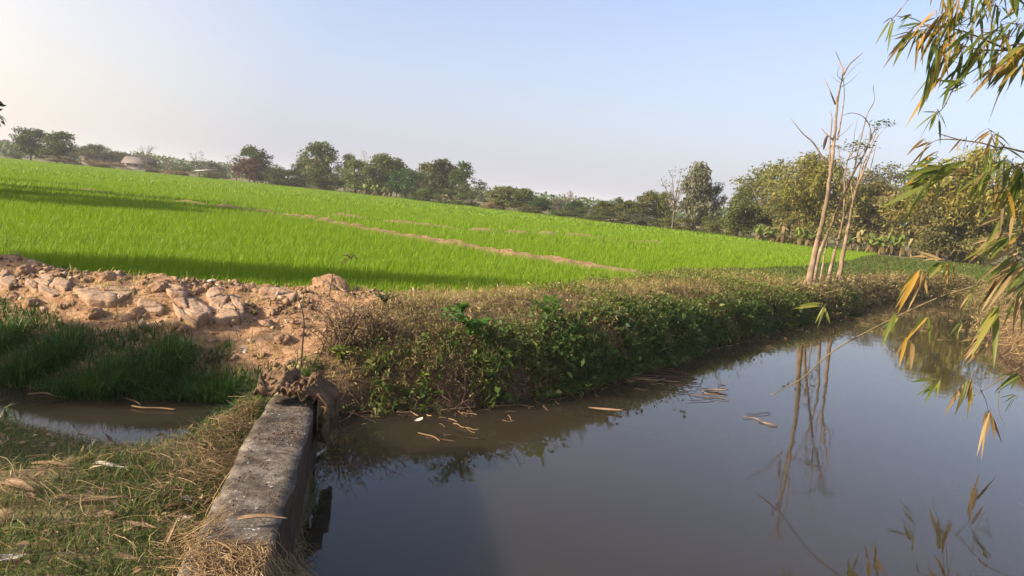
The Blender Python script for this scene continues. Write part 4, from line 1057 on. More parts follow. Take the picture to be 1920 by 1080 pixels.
T = tree
# --- far left group
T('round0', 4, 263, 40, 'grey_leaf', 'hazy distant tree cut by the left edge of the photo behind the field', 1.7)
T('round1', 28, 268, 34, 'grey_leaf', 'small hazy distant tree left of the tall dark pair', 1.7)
T('round2', 58, 240, 64, 'dark_leaf', 'tall green tree, left one of the pair at the left end of the field', 1.0)
T('round3', 107, 248, 66, 'dark_leaf', 'tall dark tree, right one of the pair at the left end of the field', 1.0)
T('bush0', 120, 287, 60, 'brown_leaf', 'dry pinkish brush at the foot of the tall dark pair', .99, 'bush', 'bush')
T('bush1', 30, 283, 30, 'dark_leaf', 'low dark bush left of the tall dark pair', 1.02, 'bush', 'bush')
T('bamboo0', 182, 272, 66, 'olive_leaf', 'hazy feathery bamboo clump behind the houses', 1.25, 'bamboo_clump', 'bamboo', None, None, 'foliage', 'culms')
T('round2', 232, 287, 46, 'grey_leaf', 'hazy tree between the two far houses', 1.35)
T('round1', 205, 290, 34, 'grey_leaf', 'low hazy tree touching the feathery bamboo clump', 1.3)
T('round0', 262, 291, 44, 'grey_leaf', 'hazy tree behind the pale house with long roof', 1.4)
T('bare0', 276, 272, 40, 'brown_leaf', 'leafless pale tree in front of the far pale house', 1.0, 'bare_tree')
T('bush2', 287, 298, 28, 'dark_leaf', 'dark round bush at the foot of the leafless pale tree', .99, 'bush', 'bush')
T('sparse0', 317, 288, 26, 'brown_leaf', 'thin brown half bare tree right of the leafless pale tree', 1.0)
T('bush1', 343, 304, 34, 'olive_leaf', 'olive bush between the thin brown tree and the tin sheet', 1.03, 'bush', 'bush')
T('sparse1', 374, 282, 42, 'grey_leaf', 'loose pale tree with open crown above the fallen tin sheet', 1.04)
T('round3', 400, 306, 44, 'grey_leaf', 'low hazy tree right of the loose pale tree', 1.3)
T('bush0', 405, 318, 50, 'scrub_leaf', 'dry tan bush left of the russet tree', .99, 'bush', 'bush')
T('bush2', 330, 318, 50, 'brown_leaf', 'low tan brush below the thin brown tree', .99, 'bush', 'bush')
T('bush1', 190, 298, 80, 'brown_leaf', 'low strip of tan brush in front of the far left house', 1.0, 'bush', 'bush')
# --- middle left row
T('sparse0', 444, 290, 44, 'red_leaf', 'russet red brown tree at the left end of the dense middle row', 1.0)
T('round0', 478, 282, 62, 'dark_leaf', 'round dark tree touching the russet tree', 1.02)
T('round2', 468, 300, 50, 'red_leaf', 'lower brownish tree between the russet and the round dark tree', .99)
T('bush0', 520, 302, 50, 'olive_leaf', 'small pointed tree in the dip left of the tallest middle tree', 1.1, 'tree')
T('bush2', 540, 310, 80, 'dark_leaf', 'broad vine covered bush left of the tallest middle tree', .99, 'bush', 'bush')
T('round1', 600, 275, 66, 'dark_leaf', 'tallest dark tree of the dense middle row', .99)
T('bush1', 607, 318, 64, 'dark_leaf', 'dense dark bush at the foot of the tallest middle tree', .97, 'bush', 'bush')
T('tall0', 648, 293, 44, 'dark_leaf', 'slim dark tree just right of the tallest middle tree', 1.03)
T('sparse1', 682, 284, 44, 'brown_leaf', 'brownish thin topped tree in the dense middle row', 1.05)
T('round3', 668, 304, 60, 'olive_leaf', 'olive tree in front of the brownish thin topped one', 1.0)
T('round2', 712, 293, 62, 'dark_leaf', 'full round dark tree right of the brownish thin topped one', 1.0)
T('tall1', 745, 308, 44, 'dark_leaf', 'shaded narrow tree in the middle of the dense row', 1.03)
T('round0', 760, 322, 60, 'dark_leaf', 'low dark tree in the deepest shade of the dense row', .98)
T('layer0', 783, 316, 60, 'olive_leaf', 'olive brown tree with flat top in the right half of the dense row', 1.06)
T('round1', 826, 306, 58, 'dark_leaf', 'leafy dark tree second from the right end of the dense row', 1.0)
T('tall0', 868, 309, 54, 'dark_leaf', 'tall irregular dark tree at the right end of the dense row', .98)
T('layer1', 886, 335, 38, 'dark_leaf', 'drooping side crown at the very right end of the dense row', .98)
T('bush0', 800, 345, 70, 'dark_leaf', 'dark bush below the olive brown flat topped tree', .97, 'bush', 'bush')
T('bush2', 860, 350, 70, 'dark_leaf', 'dark bush below the irregular dark tree', .96, 'bush', 'bush')
T('bush1', 700, 330, 80, 'dark_leaf', 'dark bush behind the banana plants of the dense row', .99, 'bush', 'bush')
for px, top, l in [(664, 342, 'leftmost'), (684, 345, 'second'), (704, 346, 'third'), (724, 350, 'rightmost')]:
    T('banana%d' % (px // 10 % 2), px, top, 30, None, l + ' of the four banana plants at the foot of the dense middle row', .95, 'banana_plant', 'banana plant', 'banana plants by the middle row', None, 'leaves')
T('banana1', 834, 366, 30, 'brown_leaf', 'withered tan banana plant at the foot of the dense row', .94, 'banana_plant', 'banana plant', None, None, 'leaves')
T('round2', 735, 300, 50, 'olive_leaf', 'olive tree filling the gap between the shaded narrow tree and the full round one', 1.08)
T('round3', 805, 312, 54, 'dark_leaf', 'dark tree between the flat topped tree and the leafy dark one', 1.1)
T('round0', 850, 318, 50, 'olive_leaf', 'olive tree between the leafy dark tree and the irregular one', 1.08)
T('round1', 570, 300, 44, 'olive_leaf', 'olive tree tucked against the left side of the tallest middle tree', 1.08)
# --- receding row
for (key, px, top, w, mat, l, k) in [
    ('sparse0', 908, 362, 30, 'brown_leaf', 'pale dry tree just right of the gap after the dense row', 1.15),
    ('round3', 946, 352, 62, 'olive_leaf', 'largest round olive tree of the low receding row', 1.0),
    ('round1', 982, 358, 46, 'olive_leaf', 'second olive tree of the low receding row, touching the largest', 1.02),
    ('bush0', 925, 374, 50, 'brown_leaf', 'dry brush at the foot of the largest round olive tree', .97),
    ('round2', 1012, 372, 44, 'dark_leaf', 'dark small tree right of the two olive trees', 1.03),
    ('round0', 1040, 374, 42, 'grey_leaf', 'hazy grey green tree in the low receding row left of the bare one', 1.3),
    ('bare1', 1070, 360, 34, 'brown_leaf', 'bare twiggy treetop showing above the low receding row', 1.3),
    ('round1', 1078, 380, 48, 'dark_leaf', 'small dark tree directly below the bare twiggy treetop', 1.02),
    ('bush2', 1108, 376, 46, 'olive_leaf', 'olive tree right of the bare twiggy treetop', 1.0),
    ('round3', 1135, 381, 42, 'olive_leaf', 'low olive tree in the middle of the receding row', 1.0),
    ('tall1', 1162, 374, 46, 'dark_leaf', 'dark pointed tree in the receding row', 1.1),
    ('round2', 1186, 380, 52, 'olive_leaf', 'pale olive tree right of the dark pointed one', 1.0),
    ('round0', 1213, 364, 50, 'olive_leaf', 'taller olive tree left of the thin pale tree', 1.04),
    ('round1', 1243, 367, 46, 'olive_leaf', 'olive tree just behind the thin pale tree', 1.06),
    ('bush1', 1200, 398, 70, 'grey_leaf', 'greyish bush at the field edge left of the thin pale tree', .98),
    ('bush0', 1250, 402, 60, 'olive_leaf', 'olive bush at the foot of the thin pale tree', .99),
    ('bush2', 1145, 402, 70, 'olive_leaf', 'low bush at the field edge below the dark pointed tree', .97),
    ('bush1', 1060, 392, 70, 'dark_leaf', 'low dark bush at the field edge below the bare treetop', .98),
    ('bush0', 995, 382, 60, 'olive_leaf', 'low bush at the field edge below the second olive tree', .98)]:
    bu = 'bush' if 'bush' in l or 'brush' in l else 'tree'
    T(key, px, top, w, mat, l, k, bu, bu)
# --- right group
for (key, px, top, w, mat, l, k) in [
    ('sparse1', 1266, 307, 62, 'grey_leaf', 'thin pale half bare tree with white trunk beside the columnar tree', .98),
    ('round2', 1308, 304, 62, 'grey_leaf', 'tall columnar grey green tree', 1.0),
    ('tall1', 1338, 345, 46, 'grey_leaf', 'lower grey green shoulder tree right of the columnar tree', 1.03),
    ('round0', 1385, 378, 62, 'dark_leaf', 'small very dark round tree at the field edge', .98),
    ('bush1', 1345, 396, 60, 'olive_leaf', 'brown green bush between the columnar tree and the very dark round tree', 1.0),
    ('layer0', 1432, 297, 120, 'olive_leaf', 'broad layered tree with gaps in its crown, left of the golden bamboo', 1.12),
    ('round3', 1395, 345, 60, 'olive_leaf', 'hazy tree below the left side of the layered crown', 1.15),
    ('round2', 1425, 385, 70, 'olive_leaf', 'olive tree in front of the layered tree', 1.02),
    ('bush2', 1300, 402, 60, 'olive_leaf', 'olive bush at the foot of the columnar tree', 1.0),
    ('layer1', 1500, 292, 130, 'olive_leaf', 'wide flat crown showing behind the top of the golden bamboo', 1.25),
    ('bamboo0', 1527, 296, 140, 'gold_leaf', 'large golden green bamboo thicket behind the pale saplings', 1.0),
    ('bamboo1', 1478, 345, 70, 'olive_leaf', 'olive bamboo thicket left of the large golden one', 1.02),
    ('layer0', 1610, 314, 110, 'olive_leaf', 'layered tree behind the pale saplings to their right', 1.2),
    ('layer1', 1665, 300, 120, 'grey_leaf', 'grey green layered tree rising behind the brown thicket', 1.25),
    ('bare0', 1640, 340, 90, 'grey_leaf', 'pale leafless tree with white limbs inside the right thicket', 1.08),
    ('round1', 1642, 345, 90, 'scrub_leaf', 'broad olive thicket right of the pale saplings', 1.05),
    ('round3', 1600, 372, 80, 'scrub_leaf', 'brown scrubby bush right behind the pale saplings', .98),
    ('round0', 1680, 366, 95, 'scrub_leaf', 'brown scrubby bush under the grey green layered tree', .97),
    ('bush2', 1485, 400, 80, 'gold_leaf', 'dull golden bush below the olive bamboo thicket', .99),
    ('layer0', 1730, 300, 110, 'grey_leaf', 'hazy grey layered tree right of the brown thicket', 1.25),
    ('bamboo1', 1755, 330, 130, 'gold_leaf', 'golden bamboo thicket hanging above the far end of the pond', .93),
    ('bamboo0', 1835, 286, 150, 'gold_leaf', 'tallest yellow bamboo thicket at the right behind the near leaves', .92),
    ('round1', 1765, 385, 90, 'scrub_leaf', 'tan dry brush at the foot of the golden bamboo thicket', .9),
    ('round2', 1860, 380, 100, 'scrub_leaf', 'tan dry brush at the foot of the tallest yellow bamboo thicket', .9),
    ('round3', 1905, 350, 120, 'grey_leaf', 'greyish tree at the right edge of the photo', 1.1),
    ('bamboo1', 1960, 330, 150, 'gold_leaf', 'yellow bamboo thicket cut by the right edge of the photo', .95)]:
    nm = 'bamboo_thicket' if 'bamboo t' in l and key.startswith('bamboo') else ('bush' if 'bush' in l or 'brush' in l else ('bare_tree' if key.startswith('bare') else 'tree'))
    T(key, px, top, w, mat, l, k, nm, 'bamboo' if nm == 'bamboo_thicket' else ('bush' if nm == 'bush' else 'tree'), None, None, 'foliage' if nm == 'bamboo_thicket' else 'crown', 'culms' if nm == 'bamboo_thicket' else 'trunk')
words = ['first', 'second', 'third', 'fourth', 'fifth', 'sixth', 'seventh', 'eighth', 'ninth', 'tenth', 'eleventh', 'twelfth', 'thirteenth', 'fourteenth', 'fifteenth', 'sixteenth']
for k, px in enumerate([1425, 1448, 1468, 1500, 1518, 1545, 1590, 1612, 1634, 1652, 1672, 1692, 1712, 1735, 1760, 1790]):
    T('banana%d' % (k % 2), px, 422 + (px - 1425) * .085 - 5 + 6 * math.sin(k * 2.3), 40 + 6 * math.sin(k * 1.7), 'brown_leaf' if k % 5 == 2 else None, words[k] + ' banana plant from the left in the row below the right thickets', .93, 'banana_plant', 'banana plant', 'banana plants by the right thickets', None, 'leaves')
# distant wood beyond, reads as one mass
g = np.random.default_rng(190); b = MB(); n = 26000
t = g.random(n); x = -210 + t * 420; yy = 215 + g.uniform(0, 14, n) - t * 95; hgt = 3.6 * (.55 + .9 * (fbm(x, x * 0 + 3, 14, 4, 60) + .5))
zz = .5 + hgt * g.random(n) ** .8
leaves(b, np.stack([x, yy, zz], 1), g.normal(0, 1, (n, 3)), g.uniform(.5, 1.1, n), g.uniform(.4, .8, n), None, g)
tag(b.build('distant_wood', M['dark_leaf']), 'far hazy wood behind the tree rows', 'wood', None, 'stuff')
# trees that stand left of the frame and shade the paddy and near ground
for (x, y, W, H, key, l) in [(-19.75, 24.0, 5.6, 5.0, 'round2', 'dark leafy tree whose edge enters at the left of the photo'),
                             (-23.5, 18.6, 5.2, 6.6, 'round0', 'tree left of the photo shading the left part of the paddy'),
                             (-28.0, 26.0, 5.0, 7.6, 'round1', 'tree standing farther left of the photo beside the paddy'),
                             (-33.0, 32.5, 3.0, 6.0, 'tall0', 'slim tree far left of the photo by the paddy'),
                             (-16.5, 5.2, 2.4, 6.8, 'round3', 'tree left of the photo shading the front of the paddy'),
                             (-20.0, 3.8, 2.6, 9.2, 'round0', 'second tree left of the photo shading the front of the paddy'),
                             (-10.5, 1.3, 4.2, 3.7, 'round1', 'tree left of the photo shading the near grass'),
                             (-25.0, 1.8, 3.2, 11.8, 'round0', 'tallest tree left of the photo shading the front of the paddy'),
                             (-14.0, 2.3, 3.0, 5.4, 'round3', 'low tree left of the photo shading the ditch grass'),
                             (-14.0, .2, 4.0, 4.3, 'round2', 'taller tree left of the photo shading the near grass')]:
    o = empty('tree', (x, y, hz(x, y)), l, 'tree', None, x); o.scale = (W, W, H)
    link('trunk', PROTO[key][1], o); c = link('crown', PROTO[key][0], o)

# ================================================================== far houses
def house(px, base_dy, D, w, d, h, rh, rz, label, win=2):
    x = (px - 960) / FPX * D; o = empty('house', (x, D, hz(x, D)), label, 'house', None, rz)
    b = MB(); b.add([(-w/2, -d/2, 0), (w/2, -d/2, 0), (w/2, d/2, 0), (-w/2, d/2, 0), (-w/2, -d/2, h), (w/2, -d/2, h), (w/2, d/2, h), (-w/2, d/2, h), (-w/2, 0, h + rh * .95), (w/2, 0, h + rh * .95)],
                    [(0, 1, 5, 4), (1, 2, 6, 5), (2, 3, 7, 6), (3, 0, 4, 7)], [(4, 7, 8)[::-1], (5, 6, 9)])
    b.build('wall', M['house_wall'], o)
    e = .5; b = MB(); t = .12
    for s in (-1, 1):
        p = [(-w/2 - e, s * (d/2 + e), h - rh * e / (d / 2)), (w/2 + e, s * (d/2 + e), h - rh * e / (d / 2)), (w/2 + e, 0, h + rh + .02), (-w/2 - e, 0, h + rh + .02)]
        q = [(a, b_, c + t) for a, b_, c in p]
        b.add(p + q, [(0, 1, 2, 3), (4, 5, 6, 7), (0, 1, 5, 4), (1, 2, 6, 5), (2, 3, 7, 6), (3, 0, 4, 7)])
    b.build('roof', M['house_roof'], o)
    for k in range(win):
        xx = -w/2 + w * (k + .6) / (win + .2); b = MB()
        b.add([(xx - .35, -d/2 - .03, h * .45), (xx + .35, -d/2 - .03, h * .45), (xx + .35, -d/2 - .03, h * .85), (xx - .35, -d/2 - .03, h * .85), (xx - .35, -d/2 + .05, h * .45), (xx + .35, -d/2 + .05, h * .45), (xx + .35, -d/2 + .05, h * .85), (xx - .35, -d/2 + .05, h * .85)],
              [(0, 1, 2, 3), (0, 1, 5, 4), (3, 2, 6, 7), (0, 3, 7, 4), (1, 2, 6, 5)]); b.build('window', M['dark'], o)
    b = MB(); b.add([(w/2 - 1.3, -d/2 - .04, .02), (w/2 - .5, -d/2 - .04, .02), (w/2 - .5, -d/2 - .04, h * .85), (w/2 - 1.3, -d/2 - .04, h * .85), (w/2 - 1.3, -d/2 + .05, .02), (w/2 - .5, -d/2 + .05, .02), (w/2 - .5, -d/2 + .05, h * .85), (w/2 - 1.3, -d/2 + .05, h * .85)],
                    [(0, 1, 2, 3), (0, 3, 7, 4), (1, 2, 6, 5), (3, 2, 6, 7)]); b.build('door', M['dark'], o)
house(158, 0, 165, 3.6, 3.6, 1.6, 1.0, .5, 'small far house with pale gable wall right of the tall dark tree pair')
house(248, 0, 165, 5.0, 3.8, 1.5, 1.1, .1, 'far house with long grey roof and white wall behind the leafless pale tree', 3)
house(9, 0, 230, 4.5, 4, 1.7, 1.1, -.2, 'far pale house at the left edge of the photo')
# fallen tin sheet on posts
x = (372 - 960) / FPX * 125; o = empty('shelter', (x, 125, hz(x, 125)), 'low lean-to with a pale tin sheet roof at the field edge', 'shelter', None, .1)
b = MB(); b.add([(-1.6, -.8, 1.0), (1.6, -.8, 1.45), (1.6, .8, 1.6), (-1.6, .8, 1.15), (-1.6, -.8, 1.06), (1.6, -.8, 1.51), (1.6, .8, 1.66), (-1.6, .8, 1.21)], [(0, 1, 2, 3), (4, 5, 6, 7), (0, 1, 5, 4), (1, 2, 6, 5), (2, 3, 7, 6), (3, 0, 4, 7)])
b.build('roof', M['tin'], o)
for sx in (-1.4, 1.4):
    for sy in (-.6, .6):
        b = MB(); tube(b, [(sx, sy, -.05), (sx, sy, 1.0 + (sx + 1.6) * .14)], .05, 5); b.build('post', M['bark'], o)

# ================================================================== pale saplings by the pond
def pond_sapling(trunk_px, D, r0, label, branches, tufts=(), pods=(), roll=0):
    P = [at_depth(a, b_, D + .25 * math.sin(i * 1.3)) for i, (a, b_) in enumerate(trunk_px)]
    base = P[0].copy(); base[2] = hz(base[0], base[1]) - .03; P[0] = base.copy()
    o = empty('thin_tree', base, label, 'tree', 'pale thin trees by the pond')
    b = MB(); L = smooth_line([p - base for p in P], 6); g = np.random.default_rng(int(r0 * 1e4) + len(trunk_px))
    L[1:-1] += g.normal(0, .006, (len(L) - 2, 3))
    tube(b, L, r0 * (1 + .45 * np.exp(-np.linspace(0, 1, len(L)) * 14)) * np.linspace(1, .2, len(L)) ** 1.1, 8); b.build('trunk', M['pale_bark'], o, True)
    for k in range(9):
        b = MB(); i = int(len(L) * g.uniform(.45, .98)); p = L[i]; d = nrm(np.array([g.normal() * .7, g.normal() * .5, g.uniform(.5, 1.1)])); l_ = g.uniform(.2, .7)
        tube(b, smooth_line([p, p + d * l_ * .5 + g.normal(0, .03, 3), p + d * l_ + [0, 0, .06]], 4), np.linspace(.009, .003, 9), 4, .5); b.build('twig', M['pale_bark'], o, True)
    for br in branches:
        Q = smooth_line([at_depth(a, b_, D + .15 * math.sin(i + a)) - base for i, (a, b_) in enumerate(br)], 5)
        b = MB(); tube(b, Q, np.linspace(max(.015, r0 * .33), .006, len(Q)), 6); b.build('branch', M['pale_bark'], o, True)
    if tufts:
        b = MB(); g = np.random.default_rng(int(D * 100))
        for a, b_, n, sx, sz in tufts:
            c = at_depth(a, b_, D) - base
            p = c + g.normal(0, 1, (n, 3)) * np.array([sx, sx, sz]); leaves(b, p, g.normal(0, 1, (n, 3)) * np.array([1, 1, .3]) + [0, 0, .1], .10, .04, np.clip(g.random(n), 0, 1), g)
        b.build('leaves', M['dark_leaf'] if len(tufts) == 1 else M['olive_leaf'], o)
    for a, b_ in pods:
        q = [at_depth(a, b_, D) - base, at_depth(a - 5, b_ + 14, D) - base, at_depth(a - 8, b_ + 29, D) - base]
        b = MB(); Q = smooth_line(q, 5); tube(b, Q, .035 * np.sin(np.linspace(.3, 2.9, len(Q))), 6, .1); b.build('seed_pod', M['twig'], o)
pond_sapling([(1516, 530), (1530, 465), (1546, 400), (1556, 335), (1562, 285), (1566, 240), (1570, 190), (1577, 155), (1582, 138)], 18, .070,
             'tallest pale thin tree with forked bare top and a dark seed pod',
             [[(1582, 140), (1576, 118), (1566, 96)], [(1582, 140), (1592, 122), (1607, 108), (1618, 99)], [(1566, 195), (1556, 170), (1546, 147)],
              [(1570, 262), (1577, 225), (1583, 180), (1581, 145)], [(1556, 320), (1556, 270), (1560, 225), (1557, 208)], [(1545, 300), (1525, 268), (1505, 250), (1484, 224)], [(1562, 262), (1550, 252), (1540, 240)]],
             [(1545, 432, 50, .18, .10), (1560, 410, 30, .15, .1)], [(1552, 252)])
pond_sapling([(1524, 535), (1536, 480), (1555, 430), (1580, 372), (1600, 325), (1620, 290), (1634, 255), (1646, 236)], 18.3, .050,
             'leaning pale thin tree ending in a flat green leaf tuft at the right', [[(1600, 325), (1612, 270), (1626, 215), (1639, 190), (1637, 160)], [(1622, 285), (1633, 250), (1622, 222), (1600, 212), (1580, 216)]],
             [(1657, 231, 60, .13, .04)])
pond_sapling([(1551, 522), (1566, 470), (1580, 420), (1583, 380), (1584, 330), (1590, 300), (1600, 276)], 18.8, .043,
             'pale thin tree with a yellowish leaf tuft between the tallest and the leaning one', [[(1590, 300), (1610, 290), (1625, 275)], [(1584, 330), (1575, 300), (1572, 268)]],
             [(1590, 276, 60, .22, .05), (1612, 270, 50, .16, .05), (1610, 300, 24, .1, .06)])
pond_sapling([(1576, 492), (1588, 440), (1596, 400), (1604, 360), (1622, 312), (1636, 275), (1648, 252)], 20, .056,
             'pale thin tree farthest right of the group with many fine twigs', [[(1604, 360), (1612, 320), (1618, 290)], [(1612, 340), (1630, 320), (1644, 268)], [(1598, 392), (1606, 350), (1632, 330), (1636, 322)], [(1600, 375), (1596, 340), (1608, 300)], [(1610, 345), (1622, 300), (1640, 280)]])
pond_sapling([(1541, 505), (1547, 470), (1552, 440)], 18.9, .03, 'short pale sapling stump among the thin trees', [], [(1552, 436, 50, .18, .10), (1558, 452, 30, .15, .1)])

# ================================================================== near bamboo at the right
def bamboo_leaf(mb, p, d, L, W, g, r, droop=.25, nst=6):
    d = nrm(d); n = nrm(g.normal(0, .6, 3) + np.array([-.2, -.6, .7])); s = nrm(np.cross(d, n)); n = np.cross(s, d); vs = []
    tw = g.normal(0, .55)
    for i in range(nst + 1):
        t = i / nst; w = W * (math.sin(math.pi * min(1, t ** .75)) ** .8 if 0 < t < 1 else .04)
        c = p + d * L * t + np.array([0, 0, -1]) * droop * L * t * t * .6
        ss = s * math.cos(tw * t) + n * math.sin(tw * t)
        vs += [c - ss * w / 2 + n * w * .14, c, c + ss * w / 2 + n * w * .14]
    mb.add(vs, [(i * 3 + j, i * 3 + j + 1, i * 3 + 4 + j, i * 3 + 3 + j) for i in range(nst) for j in range(2)], None, r)
def img_dir(deg, g, fz=.35):
    a = math.radians(deg); return RGT * math.cos(a) + UPV * math.sin(a) + FWD * g.normal(0, fz)
def bamboo(label, culm_px, D, branches, clusters, seed, culm_r=.022):
    g = np.random.default_rng(seed)
    P = [at_depth(a, b_, D + dd) for a, b_, dd in culm_px]; base = P[0].copy(); base[2] = hz(base[0], base[1]) - .05; P[0] = base.copy()
    o = empty('bamboo_plant', base, label, 'bamboo')
    b = MB(); L = smooth_line([p - base for p in P], 8); tube(b, L, np.linspace(culm_r, culm_r * .5, len(L)), 8)
    for i in range(2, len(L) - 1, 3): tube(b, [L[i] - (L[i + 1] - L[i]) * .03, L[i] + (L[i + 1] - L[i]) * .03], culm_r * 1.15, 8)
    b.build('culm', M['bamboo_stalk'], o, True)
    for br in branches:
        rad = br[0]; Q = smooth_line([at_depth(a, b_, dd) - base for a, b_, dd in br[1:]], 6)
        b = MB(); tube(b, Q, np.linspace(rad, rad * .35, len(Q)), 6)
        for i in range(4, len(Q) - 1, 5): tube(b, [Q[i] - (Q[i + 1] - Q[i]) * .06, Q[i] + (Q[i + 1] - Q[i]) * .06], rad * 1.0, 6)
        b.build('branch', M['bamboo_stalk'], o, True)
    mbs = {'g': MB(), 'y': MB(), 'd': MB()}
    for (px, py, Dc, n, ang, sp, Lp, sx, sy, cls) in clusters:
        tw = MB()
        cen = at_depth(px, py, Dc) - base
        for k in range(int(n * (.78 if n > 9 else 1.0) + .5)):
            c = cls[g.integers(len(cls))]
            q = at_depth(px + g.normal() * sx, py + g.normal() * sy, Dc + g.normal() * .12) - base
            Lw = Lp * Dc / FPX * g.uniform(.55, 1.08)
            tube(tw, smooth_line([cen, (cen + q) / 2 + g.normal(0, .006, 3), q], 3), np.linspace(.0028, .0014, 7), 3, .4, False)
            bamboo_leaf(mbs[c], q, img_dir(ang + g.normal() * sp, g), Lw, Lw * g.uniform(.095, .145), g, float(np.clip(g.normal(.5, .25), 0, 1)), g.choice([.05, .25, .45, .8]))
        tw.build('twig', M['bamboo_stalk'], o)
    for c, nm, mt in (('g', 'green_leaves', 'bamboo_green'), ('y', 'yellow_leaves', 'bamboo_gold'), ('d', 'dry_leaves', 'bamboo_dry')):
        if mbs[c].n: mbs[c].build(nm, M[mt], o, True)
    return o
D1 = 5.2
bamboo('bamboo with thick yellowing foliage hanging in at the top right corner', [(2150, 1100, 0), (2140, 600, .1), (2130, 200, .1), (2080, -100, 0), (2000, -190, 0)], D1,
       [(.010, (2130, 180, D1), (2010, 110, D1), (1900, 95, D1), (1810, 60, D1), (1740, 46, D1)), (.006, (1900, 95, D1), (1820, 90, D1), (1760, 62, D1), (1715, 36, D1), (1680, 30, D1)), (.006, (1740, 46, D1), (1730, 50, D1), (1722, 50, D1)),
        (.010, (2110, 60, D1), (2000, 20, D1), (1900, -10, D1), (1800, -12, D1)), (.008, (2130, 260, D1), (2010, 130, D1), (1915, 82, D1), (1860, 112, D1), (1800, 150, D1), (1770, 200, D1), (1757, 212, D1)),
        (.007, (2120, 150, D1), (1990, 60, D1), (1930, 40, D1)), (.005, (1690, 15, D1), (1680, 28, D1), (1672, 35, D1)), (.004, (1800, -12, D1), (1720, -10, D1), (1690, 15, D1))],
       [(1672, 36, D1, 5, 248, 12, 42, 3, 4, 'ygg'), (1706, 28, D1, 4, 215, 30, 34, 4, 2, 'g'),
        (1722, 58, D1, 18, 225, 22, 66, 10, 6, 'gygd'), (1728, 62, D1, 3, 292, 10, 42, 3, 3, 'y'),
        (1770, 32, D1, 14, 215, 25, 55, 18, 10, 'yg'), (1762, 90, D1, 22, 250, 14, 70, 10, 20, 'yygd'), (1778, 110, D1, 12, 238, 12, 80, 14, 14, 'ygg'),
        (1785, 0, D1, 12, 268, 16, 52, 16, 8, 'yd'), (1812, 8, D1, 14, 265, 18, 50, 14, 10, 'gy'), (1800, 45, D1, 14, 235, 22, 60, 18, 10, 'gyg'),
        (1815, 70, D1, 16, 232, 25, 60, 16, 10, 'gyg'), (1835, 95, D1, 14, 240, 14, 75, 14, 8, 'gy'), (1858, 62, D1, 16, 240, 22, 55, 14, 8, 'gyg'), (1868, 10, D1, 12, 268, 35, 42, 8, 6, 'gg'),
        (1800, 150, D1, 8, 220, 22, 48, 8, 6, 'g'), (1795, 140, D1, 3, 275, 20, 30, 4, 4, 'g'), (1905, 45, D1, 16, 230, 24, 55, 14, 10, 'gyg'), (1905, 100, D1, 18, 232, 14, 85, 14, 12, 'gygd'), (1925, 90, D1, 12, 240, 14, 80, 14, 10, 'gy'),
        (1880, 70, D1, 10, 210, 25, 45, 14, 8, 'yd'), (1852, 118, D1, 3, 248, 8, 35, 3, 3, 'g'), (1757, 212, D1, 6, 240, 25, 48, 4, 4, 'g'), (1760, 210, D1, 2, 300, 15, 34, 3, 3, 'g'), (1940, 20, D1, 14, 240, 30, 60, 14, 14, 'gy'), (1850, -30, D1, 30, 255, 30, 60, 60, 12, 'gyg'), (1950, -40, D1, 30, 255, 30, 60, 40, 14, 'gyg')], 1)
D2 = 5.8
bamboo('bamboo with fresh green drooping leaves halfway up the right edge', [(2090, 1060, 0), (2080, 700, 0), (2060, 420, 0), (2030, 250, 0), (1990, 150, 0)], D2,
       [(.009, (2060, 400, D2), (1980, 310, D2), (1900, 280, D2), (1868, 276, D2), (1840, 268, D2), (1800, 262, D2), (1758, 250, D2)), (.008, (2070, 520, D2), (1990, 350, D2), (1900, 312, D2), (1850, 330, D2), (1790, 328, D2), (1740, 332, D2)), (.005, (1868, 276, D2), (1860, 258, D2), (1858, 246, D2)),
        (.005, (1800, 262, D2), (1760, 262, D2), (1735, 275, D2)), (.006, (2060, 430, D2), (1930, 330, D2), (1880, 340, D2), (1830, 345, D2))],
       [(1858, 246, D2, 5, 215, 14, 42, 4, 4, 'dd'), (1868, 252, D2, 5, 280, 30, 40, 6, 6, 'gy'), (1878, 280, D2, 8, 260, 40, 50, 10, 8, 'g'), (1900, 310, D2, 19, 245, 24, 78, 14, 8, 'gggy'), (1915, 320, D2, 18, 262, 20, 75, 10, 8, 'g'),
        (1840, 330, D2, 14, 225, 30, 55, 14, 8, 'ggd'), (1800, 306, D2, 9, 190, 10, 75, 8, 10, 'gg'), (1765, 308, D2, 7, 186, 12, 70, 8, 6, 'g'), (1745, 332, D2, 9, 205, 18, 66, 8, 6, 'ggy'), (1745, 345, D2, 6, 228, 15, 75, 8, 6, 'g'),
        (1800, 264, D2, 4, 262, 12, 38, 14, 4, 'gd'), (1740, 270, D2, 5, 222, 12, 50, 8, 6, 'gd'), (1755, 292, D2, 4, 215, 14, 55, 6, 4, 'gy'), (1880, 355, D2, 12, 235, 20, 60, 16, 10, 'gyd'), (1945, 300, D2, 16, 235, 30, 75, 16, 16, 'gy'), (1930, 390, D2, 12, 240, 30, 80, 14, 14, 'gyd')], 2)
D3 = 6.6
